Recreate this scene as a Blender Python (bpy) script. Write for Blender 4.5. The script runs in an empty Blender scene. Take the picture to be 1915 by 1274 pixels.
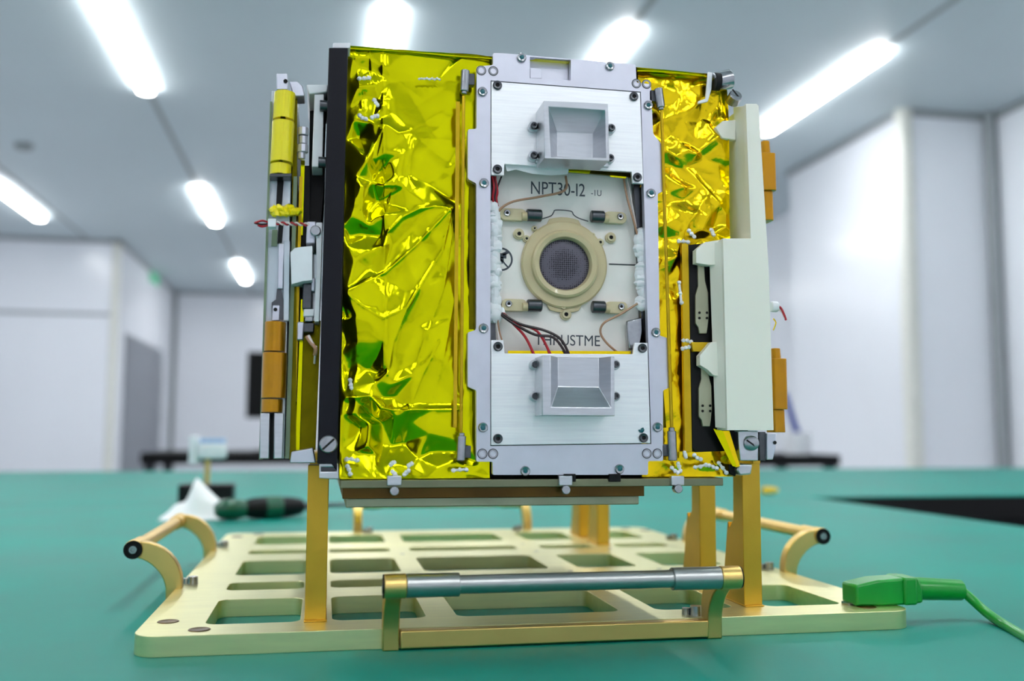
import bpy, math, random
import numpy as np
from mathutils import Vector, Matrix
from mathutils.geometry import tessellate_polygon
random.seed(7)
S = bpy.context.scene
COL = S.collection
# ---------------------------------------------------------------- camera, light, exposure
# All lengths are millimetres in a frame whose origin is the centre of the thruster plate front;
# W() turns them into metres above the room floor.
ZF = 870.0
def W(x, y, z): return Vector((x/1000.0, y/1000.0, (z+ZF)/1000.0))
CX, CY = 957.5, 637.0
FPX = 1822.5
CAM = np.array([-140.1, -550.7, 0.0])
def cam_axes(yaw, pitch, roll):
    cy, sy, cp, sp, cr, sr = math.cos(yaw), math.sin(yaw), math.cos(pitch), math.sin(pitch), math.cos(roll), math.sin(roll)
    f = np.array([sy*cp, cy*cp, sp]); r = np.array([cy, -sy, 0.0]); u = np.cross(r, f)
    return np.array([cr*r+sr*u, -sr*r+cr*u, f])
AX = cam_axes(*[math.radians(a) for a in (10.87, 5.30, 0.215)])
def ray(x, y): return np.array([(x-CX)/FPX, -(y-CY)/FPX, 1.0]) @ AX
def P(x, y, Y=0.0):
    r = ray(x, y); return tuple(CAM + r*((Y-CAM[1])/r[1]))
def PZ(x, y, Z):
    r = ray(x, y); return tuple(CAM + r*((Z-CAM[2])/r[2]))
def PX(x, y, X):
    r = ray(x, y); return tuple(CAM + r*((X-CAM[0])/r[0]))
cd = bpy.data.cameras.new('camera'); cam = bpy.data.objects.new('camera', cd); COL.objects.link(cam)
cd.sensor_width = 36.0; cd.lens = FPX/1915*36.0; cd.clip_start = 0.02; cd.clip_end = 100
cam.matrix_world = Matrix(((AX[0][0], AX[1][0], -AX[2][0], CAM[0]/1000), (AX[0][1], AX[1][1], -AX[2][1], CAM[1]/1000),
                           (AX[0][2], AX[1][2], -AX[2][2], (CAM[2]+ZF)/1000), (0, 0, 0, 1)))
cd.dof.use_dof = True; cd.dof.focus_distance = 0.575; cd.dof.aperture_fstop = 5.0
S.camera = cam
wd = bpy.data.worlds.new('world'); S.world = wd; wd.use_nodes = True
wd.node_tree.nodes['Background'].inputs[0].default_value = (0.8, 0.9, 1.0, 1)
wd.node_tree.nodes['Background'].inputs[1].default_value = 0.3
S.view_settings.view_transform = 'Standard'; S.view_settings.look = 'None'; S.view_settings.gamma = 1.0
S.view_settings.use_curve_mapping = False
S.view_settings.exposure = 0.45
TUBE = 23.0
S.cycles.max_bounces = 8; S.cycles.diffuse_bounces = 5; S.cycles.glossy_bounces = 5
S.cycles.sample_clamp_indirect = 8.0
# ---------------------------------------------------------------- materials
def lin(c): return tuple((v/255/12.92 if v/255 <= .04045 else ((v/255+.055)/1.055)**2.4) for v in c)
MATS = {}
def mat(name, rgb, metal=0.0, rough=0.5, var=0.06, scale=60.0, bump=0.0, bscale=300.0, stretch=None, emit=0.0, sss=0.0, coat=0.0, spec=None, rvar=0.0):
    m = bpy.data.materials.new(name); m.use_nodes = True; nt = m.node_tree; b = nt.nodes['Principled BSDF']
    c = lin(rgb); b.inputs['Metallic'].default_value = metal; b.inputs['Roughness'].default_value = rough
    tc = nt.nodes.new('ShaderNodeTexCoord'); mp = nt.nodes.new('ShaderNodeMapping'); nt.links.new(tc.outputs['Object'], mp.inputs[0])
    if stretch: mp.inputs['Scale'].default_value = stretch
    n = nt.nodes.new('ShaderNodeTexNoise'); n.inputs['Scale'].default_value = scale; n.inputs['Detail'].default_value = 4
    nt.links.new(mp.outputs[0], n.inputs['Vector'])
    r = nt.nodes.new('ShaderNodeValToRGB'); r.color_ramp.elements[0].position = .3; r.color_ramp.elements[1].position = .7
    r.color_ramp.elements[0].color = tuple(v*(1-var) for v in c)+(1,); r.color_ramp.elements[1].color = tuple(min(1, v*(1+var)) for v in c)+(1,)
    nt.links.new(n.outputs['Fac'], r.inputs[0]); nt.links.new(r.outputs[0], b.inputs['Base Color'])
    if rvar:
        mr = nt.nodes.new('ShaderNodeMapRange'); mr.inputs[3].default_value = max(.02, rough-rvar); mr.inputs[4].default_value = rough+rvar
        nt.links.new(n.outputs['Fac'], mr.inputs[0]); nt.links.new(mr.outputs[0], b.inputs['Roughness'])
    if bump:
        n2 = nt.nodes.new('ShaderNodeTexNoise'); n2.inputs['Scale'].default_value = bscale; n2.inputs['Detail'].default_value = 3
        nt.links.new(mp.outputs[0], n2.inputs['Vector'])
        bp = nt.nodes.new('ShaderNodeBump'); bp.inputs['Strength'].default_value = bump; bp.inputs['Distance'].default_value = .001
        nt.links.new(n2.outputs['Fac'], bp.inputs['Height']); nt.links.new(bp.outputs[0], b.inputs['Normal'])
    if emit:
        b.inputs['Emission Color'].default_value = c+(1,); b.inputs['Emission Strength'].default_value = emit
    if sss: b.inputs['Subsurface Weight'].default_value = sss; b.inputs['Subsurface Radius'].default_value = (.004, .004, .003); b.inputs['Subsurface Scale'].default_value = 1
    if coat: b.inputs['Coat Weight'].default_value = coat
    if spec is not None: b.inputs['Specular IOR Level'].default_value = spec
    MATS[name] = m; return m
mat('ceiling_paint', (196, 208, 213), 0, .5, .02, 1.5)
mat('wall_panel', (236, 238, 244), 0, .22, .02, 1.2)
mat('seam_grey', (150, 155, 158), 0, .6)
mat('strip_grey', (146, 153, 155), 0, .6)
mat('floor_epoxy', (196, 200, 204), 0, .35, .05, 2)
mat('trim_cream', (224, 224, 216), 0, .35)
mat('door_grey', (122, 126, 134), 0, .4)
mat('tube_light', (255, 255, 255), 0, .5, 0, emit=TUBE)
mat('lamp_housing', (235, 238, 240), 0, .4)
mat('green_mat', (0, 136, 122), 0, .5, .12, 7, .12, 900, rvar=.06, spec=.28)
mat('black_edge', (9, 9, 11), 0, .6, spec=.2)
mat('dark_metal', (60, 60, 66), .8, .4)
mat('champagne', (238, 232, 176), 1, .36, .05, 30, .05, 1500, (1, 8, 8))
mat('champagne_side', (216, 208, 140), 1, .36, .05, 30)
mat('gold', (216, 170, 62), 1, .40, .06, 40, .06, 1200)
mat('gold_pale', (232, 196, 120), 1, .38, .05, 40)
mat('grip_grey', (178, 180, 178), 1, .34, .04, 60)
mat('aluminium', (214, 214, 226), .85, .42, .03, 90, .04, 2500)
mat('brushed', (248, 249, 252), .75, .40, .05, 40, .10, 500, (1, 1, 22), rvar=.06)
mat('machined', (205, 207, 212), 1, .3, .05, 60, .05, 1500, (1, 1, 10))
mat('steel', (170, 172, 176), 1, .25, .1, 300)
mat('steel_dark', (92, 94, 98), 1, .32, .1, 300)
mat('threadlock', (30, 96, 104), .2, .3, .3, 500)
mat('black_panel', (15, 15, 25), 0, .42, .1, 60, spec=.22)
mat('black_plastic', (9, 9, 11), 0, .45, .1, 60, spec=.25)
mat('foil', (220, 216, 10), 1, .16, .03, 60, .03, 260)
mat('foil_gold', (250, 212, 26), 1, .17, .05, 80, .10, 400)
mat('foil_dark', (104, 96, 10), 1, .25, .2, 80, .1, 400)
mat('kapton_yellow', (255, 232, 0), .0, .34, .05, 60, .05, 200, coat=.4)
mat('kapton_amber', (196, 136, 0), .8, .36, .08, 60, .05, 200, coat=.4)
mat('kapton_strip', (208, 172, 36), .9, .28, .1, 80)
mat('printed_white', (250, 248, 234), 0, .5, .01, 20, sss=.1)
mat('thruster_white', (242, 238, 232), 0, .45, .05, 40)
mat('ceramic_tan', (206, 190, 148), 0, .35, .07, 60, sss=.2, coat=.3)
mat('ceramic_pale', (206, 194, 156), 0, .35, .08, 60)
mat('grille_dark', (52, 48, 58), .3, .4, .1, 60)
mat('hole_black', (6, 6, 8), 0, .8)
mat('ink', (60, 68, 78), 0, .5)
mat('white_silicone', (250, 251, 255), 0, .35, .03, 100, sss=.1)
mat('wire_red', (176, 24, 40), 0, .35); mat('wire_black', (38, 14, 22), 0, .35)
mat('wire_tan', (176, 136, 108), 0, .4); mat('wire_white', (225, 215, 212), 0, .4)
mat('pcb_edge', (120, 138, 110), 0, .4, .1, 80)
mat('panel_pale', (206, 212, 222), .2, .4, .05, 60)
mat('tray_olive', (128, 130, 104), .9, .35, .1, 40)
mat('tray_brown', (96, 66, 14), .6, .35, .2, 40)
mat('tray_pale', (172, 172, 146), .7, .4, .1, 40)
mat('clip_green', (4, 150, 44), 0, .36, .05, 80, coat=.2)
mat('driver_green', (4, 84, 56), 0, .3, .1, 80, coat=.3)
mat('tissue', (254, 254, 255), 0, .8, .02, 40)
mat('foam_yellow', (250, 200, 40), 0, .8)
mat('blue_plastic', (52, 70, 158), 0, .4)
mat('sign_green', (40, 170, 120), 0, .5, emit=.25)
mat('white_plastic', (236, 238, 242), 0, .4)
mat('pale_blue', (176, 200, 236), 0, .4)
# drilled grid of the thruster: shade of the pits painted as dark dots by a hexagonal-ish voronoi texture
def grille_mat():
    m = mat('grille', (64, 58, 70), .4, .4); nt = m.node_tree; b = nt.nodes['Principled BSDF']
    tc = nt.nodes.new('ShaderNodeTexCoord'); v = nt.nodes.new('ShaderNodeTexVoronoi'); v.inputs['Scale'].default_value = 780
    v.inputs['Randomness'].default_value = 0.12
    nt.links.new(tc.outputs['Object'], v.inputs['Vector'])
    r = nt.nodes.new('ShaderNodeValToRGB'); r.color_ramp.elements[0].position = .38; r.color_ramp.elements[1].position = .5
    r.color_ramp.elements[0].color = (.012, .010, .016, 1); r.color_ramp.elements[1].color = (.12, .11, .14, 1)
    nt.links.new(v.outputs['Distance'], r.inputs[0]); nt.links.new(r.outputs[0], b.inputs['Base Color'])
grille_mat()
# ---------------------------------------------------------------- mesh helpers
class MB:
    def __init__(s): s.v = []; s.f = []
    def add(s, vs, fs):
        o = len(s.v); s.v += [tuple(map(float, p)) for p in vs]; s.f += [tuple(i+o for i in f) for f in fs]; return s
    def box(s, x0, x1, y0, y1, z0, z1):
        x0, x1 = sorted((x0, x1)); y0, y1 = sorted((y0, y1)); z0, z1 = sorted((z0, z1))
        return s.add([(x0, y0, z0), (x1, y0, z0), (x1, y1, z0), (x0, y1, z0), (x0, y0, z1), (x1, y0, z1), (x1, y1, z1), (x0, y1, z1)],
                     [(0, 3, 2, 1), (4, 5, 6, 7), (0, 1, 5, 4), (1, 2, 6, 5), (2, 3, 7, 6), (3, 0, 4, 7)])
    def prism(s, outer, a0, a1, holes=(), axis='y'):
        """outer / holes: 2-D loops; axis y -> (x,z), axis z -> (x,y), axis x -> (y,z)"""
        def m3(p, a): return (p[0], a, p[1]) if axis == 'y' else ((p[0], p[1], a) if axis == 'z' else (a, p[0], p[1]))
        loops = [list(outer)]+[list(h) for h in holes]
        flat = [p for l in loops for p in l]
        tris = tessellate_polygon([[Vector((p[0], p[1], 0)) for p in l] for l in loops])
        n = len(flat); vs = [m3(p, a0) for p in flat]+[m3(p, a1) for p in flat]
        if len(loops) == 1: fs = [tuple(range(n)), tuple(range(2*n-1, n-1, -1))]
        else: fs = [tuple(t) for t in tris]+[tuple(i+n for i in reversed(t)) for t in tris]
        o = 0
        for l in loops:
            k = len(l)
            for i in range(k): a, b = o+i, o+(i+1) % k; fs.append((a, b, b+n, a+n))
            o += k
        return s.add(vs, fs)
    def cone(s, p0, p1, r0, r1=None, n=20, cap=True):
        r1 = r0 if r1 is None else r1; p0, p1 = Vector(p0), Vector(p1); d = (p1-p0).normalized()
        a = d.orthogonal().normalized(); b = d.cross(a); vs = []
        for p, r in ((p0, r0), (p1, r1)):
            for i in range(n):
                t = 2*math.pi*i/n; vs.append(p+(a*math.cos(t)+b*math.sin(t))*r)
        fs = [(i, (i+1) % n, n+(i+1) % n, n+i) for i in range(n)]
        if cap: fs += [tuple(range(n-1, -1, -1)), tuple(range(n, 2*n))]
        return s.add(vs, fs)
    def ring(s, c, d, prof, n=40):
        """lathe: prof is a list of (radius, distance along axis d) around centre c"""
        c, d = Vector(c), Vector(d).normalized(); a = d.orthogonal().normalized(); b = d.cross(a); vs = []; k = len(prof)
        for i in range(n):
            t = 2*math.pi*i/n; e = a*math.cos(t)+b*math.sin(t)
            for r, h in prof: vs.append(c+e*r+d*h)
        fs = [(i*k+j, ((i+1) % n)*k+j, ((i+1) % n)*k+j+1, i*k+j+1) for i in range(n) for j in range(k-1)]
        return s.add(vs, fs)
    def tube(s, pts, r, n=8, sub=6):
        p = [Vector(q) for q in pts]; out = []
        for i in range(len(p)-1):
            a, b, c, d = p[max(i-1, 0)], p[i], p[i+1], p[min(i+2, len(p)-1)]
            for j in range(sub):
                t = j/sub
                out.append(.5*((2*b)+(c-a)*t+(2*a-5*b+4*c-d)*t*t+(3*b-a-3*c+d)*t**3))
        out.append(p[-1]); vs = []; up = None
        for i, q in enumerate(out):
            d = (out[min(i+1, len(out)-1)]-out[max(i-1, 0)]).normalized()
            if up is None: up = d.orthogonal().normalized()
            up = (up-d*up.dot(d)).normalized(); b = d.cross(up)
            rr = r[0]+(r[1]-r[0])*i/(len(out)-1) if isinstance(r, tuple) else r
            for k in range(n): t = 2*math.pi*k/n; vs.append(q+(up*math.cos(t)+b*math.sin(t))*rr)
        m = len(out); fs = [(i*n+k, i*n+(k+1) % n, (i+1)*n+(k+1) % n, (i+1)*n+k) for i in range(m-1) for k in range(n)]
        fs += [tuple(range(n-1, -1, -1)), tuple(range((m-1)*n, m*n))]
        return s.add(vs, fs)
    def ball(s, c, r, n=10, sc=(1, 1, 1), jit=0):
        vs = []; fs = []; m = n//2+1
        for i in range(m+1):
            for j in range(n):
                a, b = math.pi*i/m, 2*math.pi*j/n; q = r*(1+random.uniform(-jit, jit))
                vs.append((c[0]+q*sc[0]*math.sin(a)*math.cos(b), c[1]+q*sc[1]*math.sin(a)*math.sin(b), c[2]+q*sc[2]*math.cos(a)))
        for i in range(m):
            for j in range(n): fs.append((i*n+j, (i+1)*n+j, (i+1)*n+(j+1) % n, i*n+(j+1) % n))
        return s.add(vs, fs)
def newmesh(name, mb, material, smooth=True, angle=35, origin=(0, 0, 0)):
    me = bpy.data.meshes.new(name); o = origin
    me.from_pydata([((x-o[0])/1000, (y-o[1])/1000, (z-o[2])/1000) for x, y, z in mb.v], [], mb.f)
    import bmesh
    bm = bmesh.new(); bm.from_mesh(me); bmesh.ops.remove_doubles(bm, verts=bm.verts, dist=1e-7)
    bmesh.ops.recalc_face_normals(bm, faces=bm.faces); bm.to_mesh(me); bm.free()
    me.materials.append(MATS[material])
    if smooth: me.shade_smooth(); me.set_sharp_from_angle(angle=math.radians(angle))
    return me
ORG = {}
def root_of(o):
    while o.parent: o = o.parent
    return o
def obj(name, mb, material, parent=None, bevel=0, smooth=True, angle=35, label=None):
    org = ORG[root_of(parent).name] if parent else (0, 0, 0)
    me = newmesh(name, mb, material, smooth, angle, org) if parent else None
    if parent is None:
        xs = np.array(mb.v); lo, hi = xs.min(0), xs.max(0); org = ((lo[0]+hi[0])/2, (lo[1]+hi[1])/2, lo[2])
        me = newmesh(name, mb, material, smooth, angle, org)
    o = bpy.data.objects.new(name, me); COL.objects.link(o)
    if parent: o.parent = parent
    else: o.location = W(*org); ORG[o.name] = org
    if bevel:
        b = o.modifiers.new('bevel', 'BEVEL'); b.width = bevel/1000; b.segments = 2; b.limit_method = 'ANGLE'; b.angle_limit = math.radians(40)
    if label: o['label'] = label
    return o
def thing(name, label, cat, at, group=None):
    o = bpy.data.objects.new(name, None); COL.objects.link(o); o.location = W(*at); o.empty_display_size = .01; ORG[o.name] = tuple(at)
    o['label'] = label; o['category'] = cat
    if group: o['group'] = group
    return o
def tag(o, label, cat, group=None):
    o['label'] = label; o['category'] = cat
    if group: o['group'] = group
    return o
def struct(name, mb, material, **k):
    o = obj(name, mb, material, None, **k); o['kind'] = 'structure'; return o
def put(name, me, at, parent, rot=None, scale=1, label=None):
    """a copy of a small shared mesh at a place, as a child"""
    o = bpy.data.objects.new(name, me); COL.objects.link(o); o.parent = parent; org = ORG[root_of(parent).name]
    o.location = Vector([(at[i]-org[i])/1000 for i in range(3)]); o.scale = (scale,)*3
    if rot: o.rotation_euler = rot
    if label: o['label'] = label
    return o
def xz(pts, Y): return [(P(a, b, Y)[0], P(a, b, Y)[2]) for a, b in pts]
def pprism(mb, pts, Y, depth, holes=()): return mb.prism(xz(pts, Y), Y, Y+depth, [xz(h, Y) for h in holes])
def rrect(x0, x1, y0, y1, r, n=5):
    out = []
    for cx, cy, a in ((x1-r, y1-r, 0), (x0+r, y1-r, 90), (x0+r, y0+r, 180), (x1-r, y0+r, 270)):
        for i in range(n+1): t = math.radians(a+90*i/n); out.append((cx+r*math.cos(t), cy+r*math.sin(t)))
    return out
def rpoly(pts, r, n=4):
    """round the corners of a 2-D loop"""
    out = []; k = len(pts)
    for i in range(k):
        a, b, c = Vector(pts[i-1]), Vector(pts[i]), Vector(pts[(i+1) % k])
        u, v = (a-b), (c-b); q = min(r, u.length*.45, v.length*.45); p0, p1 = b+u.normalized()*q, b+v.normalized()*q
        for j in range(n+1):
            t = j/n; e = p0*(1-t)**2+b*2*t*(1-t)+p1*t*t; out.append((e.x, e.y))
    return out
# ---------------------------------------------------------------- the room
FL, CE = -870.0, 1900.0
XR, XR2, YS, YN, YB = 3170.0, 3759.0, 4515.0, 5930.0, 13400.0
XL, XL2, YL = -2200.0, -4300.0, 9700.0
struct('floor', MB().box(XL2-100, XR2+100, -4100, YB+100, FL-60, FL), 'floor_epoxy')
struct('ceiling', MB().box(XL2-100, XR2+100, -4100, YB+100, CE, CE+80), 'ceiling_paint')
struct('wall_back', MB().box(XL, XR2, YB, YB+100, FL, CE), 'wall_panel')
struct('wall_left_inner', MB().box(XL-100, XL, YL, YB, FL, CE), 'wall_panel')
wlf = struct('wall_left_front', MB().box(XL2, XL-100, YL, YL+100, FL, CE), 'wall_panel')
struct('wall_left', MB().box(XL2-100, XL2, -4000, YL, FL, CE), 'wall_panel')
struct('wall_right_inner', MB().box(XR, XR+100, YS, YN, FL, CE), 'wall_panel')
struct('wall_right_step', MB().box(XR+100, XR2, YS, YS+100, FL, CE), 'wall_panel')
struct('wall_right_return', MB().box(XR+100, XR2, YN-100, YN, FL, CE), 'wall_panel')
struct('wall_right', MB().box(XR2, XR2+100, -4000, YB, FL, CE), 'wall_panel')
struct('wall_near', MB().box(XL2, XR2, -4100, -4000, FL, CE), 'wall_panel')
# corner posts and seams between wall panels
struct('trim_1', MB().prism(rrect(XR-26, XR+60, YS-26, YS+60, 25), FL, CE, axis='z'), 'trim_cream')
struct('trim_2', MB().prism(rrect(XR2-70, XR2, YS-70, YS, 30), FL, CE, axis='z'), 'seam_grey')
struct('trim_3', MB().prism(rrect(XL-60, XL+18, YL-18, YL+60, 16), FL, CE, axis='z'), 'trim_cream')
struct('trim_4', MB().prism(rrect(XL, XL+60, YB-60, YB, 20), FL, CE, axis='z'), 'seam_grey')
struct('trim_5', MB().box(XL2, XL-60, YL-8, YL, P(100, 586, YL)[2]-16, P(100, 586, YL)[2]+16), 'seam_grey')
def cove(pts):
    m = MB()
    for (x0, y0), (x1, y1) in zip(pts, pts[1:]):
        m.box(min(x0, x1)-18, max(x0, x1)+18, min(y0, y1)-18, max(y0, y1)+18, CE-40, CE)
    return m
struct('trim_6', cove([(XL2, YL), (XL, YL), (XL, YB), (XR2, YB)]), 'seam_grey')
struct('trim_7', cove([(XR2, -4000), (XR2, YS), (XR, YS), (XR, YN)]), 'seam_grey')
n = 8
for x in (-2500, -1150, 120, 1245, 2550):
    struct('trim_%d' % n, MB().box(x-16, x+16, -3900, YL if x < -2200 else (YB if x < 2600 else YN), CE-3, CE), 'strip_grey'); n += 1
# grey door on the inner left wall
a, b = PX(234, 640, XL), PX(303, 660, XL)
ztop = 1250.0
d = struct('door_1', MB().box(XL, XL+14, min(a[1], b[1]), max(a[1], b[1]), FL, PX(268, 640, XL)[2]), 'door_grey')
dh = obj('door_handle', MB().tube([(XL+14, b[1]-120, FL+1000), (XL+50, b[1]-120, FL+1000), (XL+50, b[1]-240, FL+1000)], 9), 'steel')
dh.parent = d; dh.matrix_parent_inverse = Matrix.Translation(-d.location)
e = PX(286, 522, XL)
es = thing('exit_sign', 'small green lit exit sign high on the left white wall above the grey door', 'sign', (XL+15, e[1], e[2]-60))
obj('sign_housing', MB().box(XL, XL+30, e[1]-220, e[1]+220, e[2]-75, e[2]+75), 'white_plastic', es, 3)
obj('sign_face', MB().box(XL+30, XL+34, e[1]-205, e[1]+205, e[2]-62, e[2]+62), 'sign_green', es)
obj('sign_face', MB().box(XL+5, XL+25, e[1]-224, e[1]-220, e[2]-65, e[2]+65), 'sign_green', es)
sd = tag(obj('smoke_detector', MB().ring((0, 0, 0), (0, 0, -1), [(0, 0), (60, 0), (62, 10), (50, 34), (0, 40)], 24), 'strip_grey'),
         'small round grey detector on the ceiling at the left', 'detector')
q = PZ(45, 270, CE); sd.location = W(q[0], q[1], CE-40)
# ceiling lights: capsule tubes in rows
def light_mesh():
    g = MB(); L, R = 640, 40
    pts = [(R*math.cos(t), L+R*math.sin(t)) for t in [math.pi*i/10 for i in range(11)]]+[(R*math.cos(t), -L+R*math.sin(t)) for t in [math.pi+math.pi*i/10 for i in range(11)]]
    g.prism(pts, -30, -12, axis='z'); return g
def house_mesh():
    g = MB(); g.box(-26, 26, -600, 600, -12, 0); return g
def lmesh(nm, g, m):
    me = newmesh(nm, g, m); return me
TB, HB = lmesh('tube', light_mesh(), 'tube_light'), lmesh('housing', house_mesh(), 'lamp_housing')
rows = {-2600: 'far left row', -1150: 'left row', 120: 'centre row', 1245: 'right of centre row', 2550: 'right row'}
ranks = [(-2200, 'behind the camera'), (900, 'over the table'), (4370, 'first ahead'), (7930, 'second ahead'), (11450, 'farthest')]
LAB = {(-1150, 4370): 'long white ceiling tube light at upper left, ending above the gold hinges',
       (-1150, 7930): 'white ceiling tube light, middle one of the three lined up on the left',
       (-1150, 11450): 'white ceiling tube light, smallest and lowest of the left line',
       (-2600, 7930): 'white ceiling tube light cut by the left edge of the photo',
       (120, 4370): 'white ceiling tube light rising above the black panel and yellow foil',
       (1245, 4370): 'white ceiling tube light rising above the thruster frame',
       (2550, 4370): 'long white ceiling tube light on the right above the white cover'}
for x in rows:
    for y, w in ranks:
        if x == 2550 and y > 5000: continue
        if x == -2600 and y > 9000: continue
        lb = LAB.get((x, y), 'white ceiling tube light of the %s, %s' % (rows[x], w))
        if (x, y) == (-2600, 7930): pos = (-2680, 8050)
        else: pos = (x, y)
        t = thing('ceiling_light', lb, 'ceiling light', (pos[0], pos[1], CE), 'tube lights on the ceiling')
        put('light_tube', TB, (pos[0], pos[1], CE), t); put('housing', HB, (pos[0], pos[1], CE), t)
# ---------------------------------------------------------------- tables
ZT = -119.0
def table(x0, x1, y0, y1, label, hk=True, matname='green_mat'):
    t = thing('work_table', label, 'table', ((x0+x1)/2, (y0+y1)/2, FL))
    obj('tabletop', MB().box(x0, x1, y0, y1, ZT-42, ZT-3), 'black_edge', t, 2)
    obj('table_mat', MB().box(x0, x1, y0, y1, ZT-3, ZT), matname, t, 1)
    for a in (x0+50, x1-50):
        for b in (y0+50, y1-50):
            obj('leg', MB().box(a-25, a+25, b-25, b+25, FL, ZT-42), 'dark_metal', t, 3)
    obj('apron', MB().box(x0+60, x1-60, y0+40, y0+60, ZT-110, ZT-42), 'black_edge', t)
    return t
table(-1500, 737, -420, 1122, 'green matted work table carrying the gold stand and the satellite')
table(-2500, 2700, 1126, 2420, 'green matted table behind, running across the room past the dark gap')
def bench(x0, x1, y0, y1, label):
    t = thing('lab_bench', label, 'bench', ((x0+x1)/2, (y0+y1)/2, FL))
    obj('benchtop', MB().box(x0, x1, y0, y1, -168, -112), 'black_edge', t, 3)
    for a in (x0+40, x1-40):
        for b in (y0+40, y1-40): obj('leg', MB().box(a-25, a+25, b-25, b+25, FL, -168), 'dark_metal', t, 3)
    return t
a = P(262, 860, 4450)[0]; b = P(640, 860, 4450)[0]
bench(a, b, 4450, 5100, 'black topped bench far behind on the left, under the dark monitor')
c, e = P(1380, 860, 3900)[0], P(1572, 860, 3900)[0]
bench(c, e, 3900, 4500, 'black topped bench far behind on the right by the white wall')
# dark monitor standing on the far left bench
mx0, mx1 = P(462, 700, 4700)[0], P(575, 700, 4700)[0]
mz0, mz1 = P(470, 782, 4700)[2], P(470, 658, 4700)[2]
mt = thing('monitor', 'black monitor on the far left bench, half hidden behind the hinge stack', 'monitor', ((mx0+mx1)/2, 4720, -112))
obj('monitor_case', MB().box(mx0, mx1, 4700, 4740, mz0, mz1), 'black_plastic', mt, 4)
obj('screen', MB().box(mx0+12, mx1-12, 4697, 4700, mz0+18, mz1-12), 'black_edge', mt)
obj('monitor_stand', MB().box((mx0+mx1)/2-30, (mx0+mx1)/2+30, 4735, 4760, -106, mz0+60).box((mx0+mx1)/2-110, (mx0+mx1)/2+110, 4660, 4840, -112, -104), 'black_plastic', mt, 3)
# blue handled tool leaning in a white cup on the far right bench
p0, p1 = P(1497, 826, 4000), P(1468, 735, 4000)
tl = thing('lint_roller', 'blue handled tool standing in a white cup on the far right bench', 'tool', (p0[0], 4010, -112))
obj('handle', MB().tube([(p0[0]-6, 4010, -96), p0, P(1484, 790, 4000), p1], (22, 14), 12), 'blue_plastic', tl)
obj('cup', MB().ring((p0[0]-12, 4010, -112), (0, 0, 1), [(0, 0), (62, 0), (70, 110), (64, 110), (57, 6), (0, 6)], 24), 'white_plastic', tl)
# ---------------------------------------------------------------- small things on the back of the table
# desk light with black block base
bY = PZ(380, 948, ZT)[1]
bx0, bx1 = P(332, 930, bY)[0], P(435, 930, bY)[0]; bz1 = P(380, 907, bY)[2]
px = P(387, 900, bY+25)[0]
lt = thing('desk_stand', 'small stand on the table: black block base, thin pole and white and pale blue head', 'stand', ((bx0+bx1)/2, bY+25, ZT))
obj('base', MB().box(bx0, bx1, bY, bY+50, ZT, bz1), 'black_plastic', lt, 2)
zh0, zh1 = P(390, 862, bY+25)[2], P(390, 820, bY+25)[2]
obj('pole', MB().cone((px, bY+25, bz1), (px, bY+25, zh0+4), 4.2), 'gold_pale', lt)
obj('head', MB().box(P(374, 840, bY+25)[0], P(423, 840, bY+25)[0], bY+8, bY+42, zh0+3, zh1-8), 'white_plastic', lt, 4)
obj('head_band', MB().box(P(376, 840, bY+25)[0], P(421, 840, bY+25)[0], bY+10, bY+40, zh1-8, zh1), 'pale_blue', lt, 1)
obj('head_cap', MB().cone((P(364, 840, bY+25)[0], bY+25, zh0-4), (P(364, 840, bY+25)[0], bY+25, zh1+4), 9, 8), 'white_plastic', lt, 2)
# crumpled white wipe
def wipe():
    n, m = 34, 30; vs = []; rnd = np.random.RandomState(5)
    y0 = PZ(360, 974, ZT)[1]; xa, xb = PZ(302, 970, ZT)[0], PZ(440, 970, ZT)[0]
    xp = P(385, 930, y0+30)[0]; hp = P(385, 913, y0+30)[2]-ZT
    folds = [(rnd.uniform(0, 6.28), rnd.uniform(-30, 30), rnd.uniform(.15, .5)) for _ in range(14)]
    for j in range(m):
        for i in range(n):
            u, v = i/(n-1), j/(m-1); x = xa+(xb-xa)*u; y = y0+v*75
            edge = min(u, 1-u, v, 1-v)*5; edge = min(1, edge)
            lean = xp-16+10*v
            dx = (x-lean); pk = max(0, 1-abs(dx)/(13 if dx < 0 else 36))**1.25*math.exp(-((v-.5)/.34)**2)
            h = 5+17*math.exp(-((u-.5)/.45)**2)*math.sin(math.pi*v)+pk*(hp-10)
            for an, c, k in folds: h += abs(((x-xp)*math.cos(an)+(y-y0-35)*math.sin(an)-c))*k*.10*edge*math.exp(-abs(((x-xp)*math.cos(an)+(y-y0-35)*math.sin(an)-c))/12)
            h = h*edge+.4
            vs.append((x+3*math.sin(v*9), y+2*math.sin(u*11), ZT+max(.3, h)))
    fs = [(j*n+i, j*n+i+1, (j+1)*n+i+1, (j+1)*n+i) for j in range(m-1) for i in range(n-1)]
    o = obj('tissue_wipe', MB().add(vs, fs), 'tissue', angle=60)
    so = o.modifiers.new('thick', 'SOLIDIFY'); so.thickness = .0005
    return tag(o, 'crumpled white wipe on the table in front of the black block base', 'wipe')
wipe()
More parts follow.
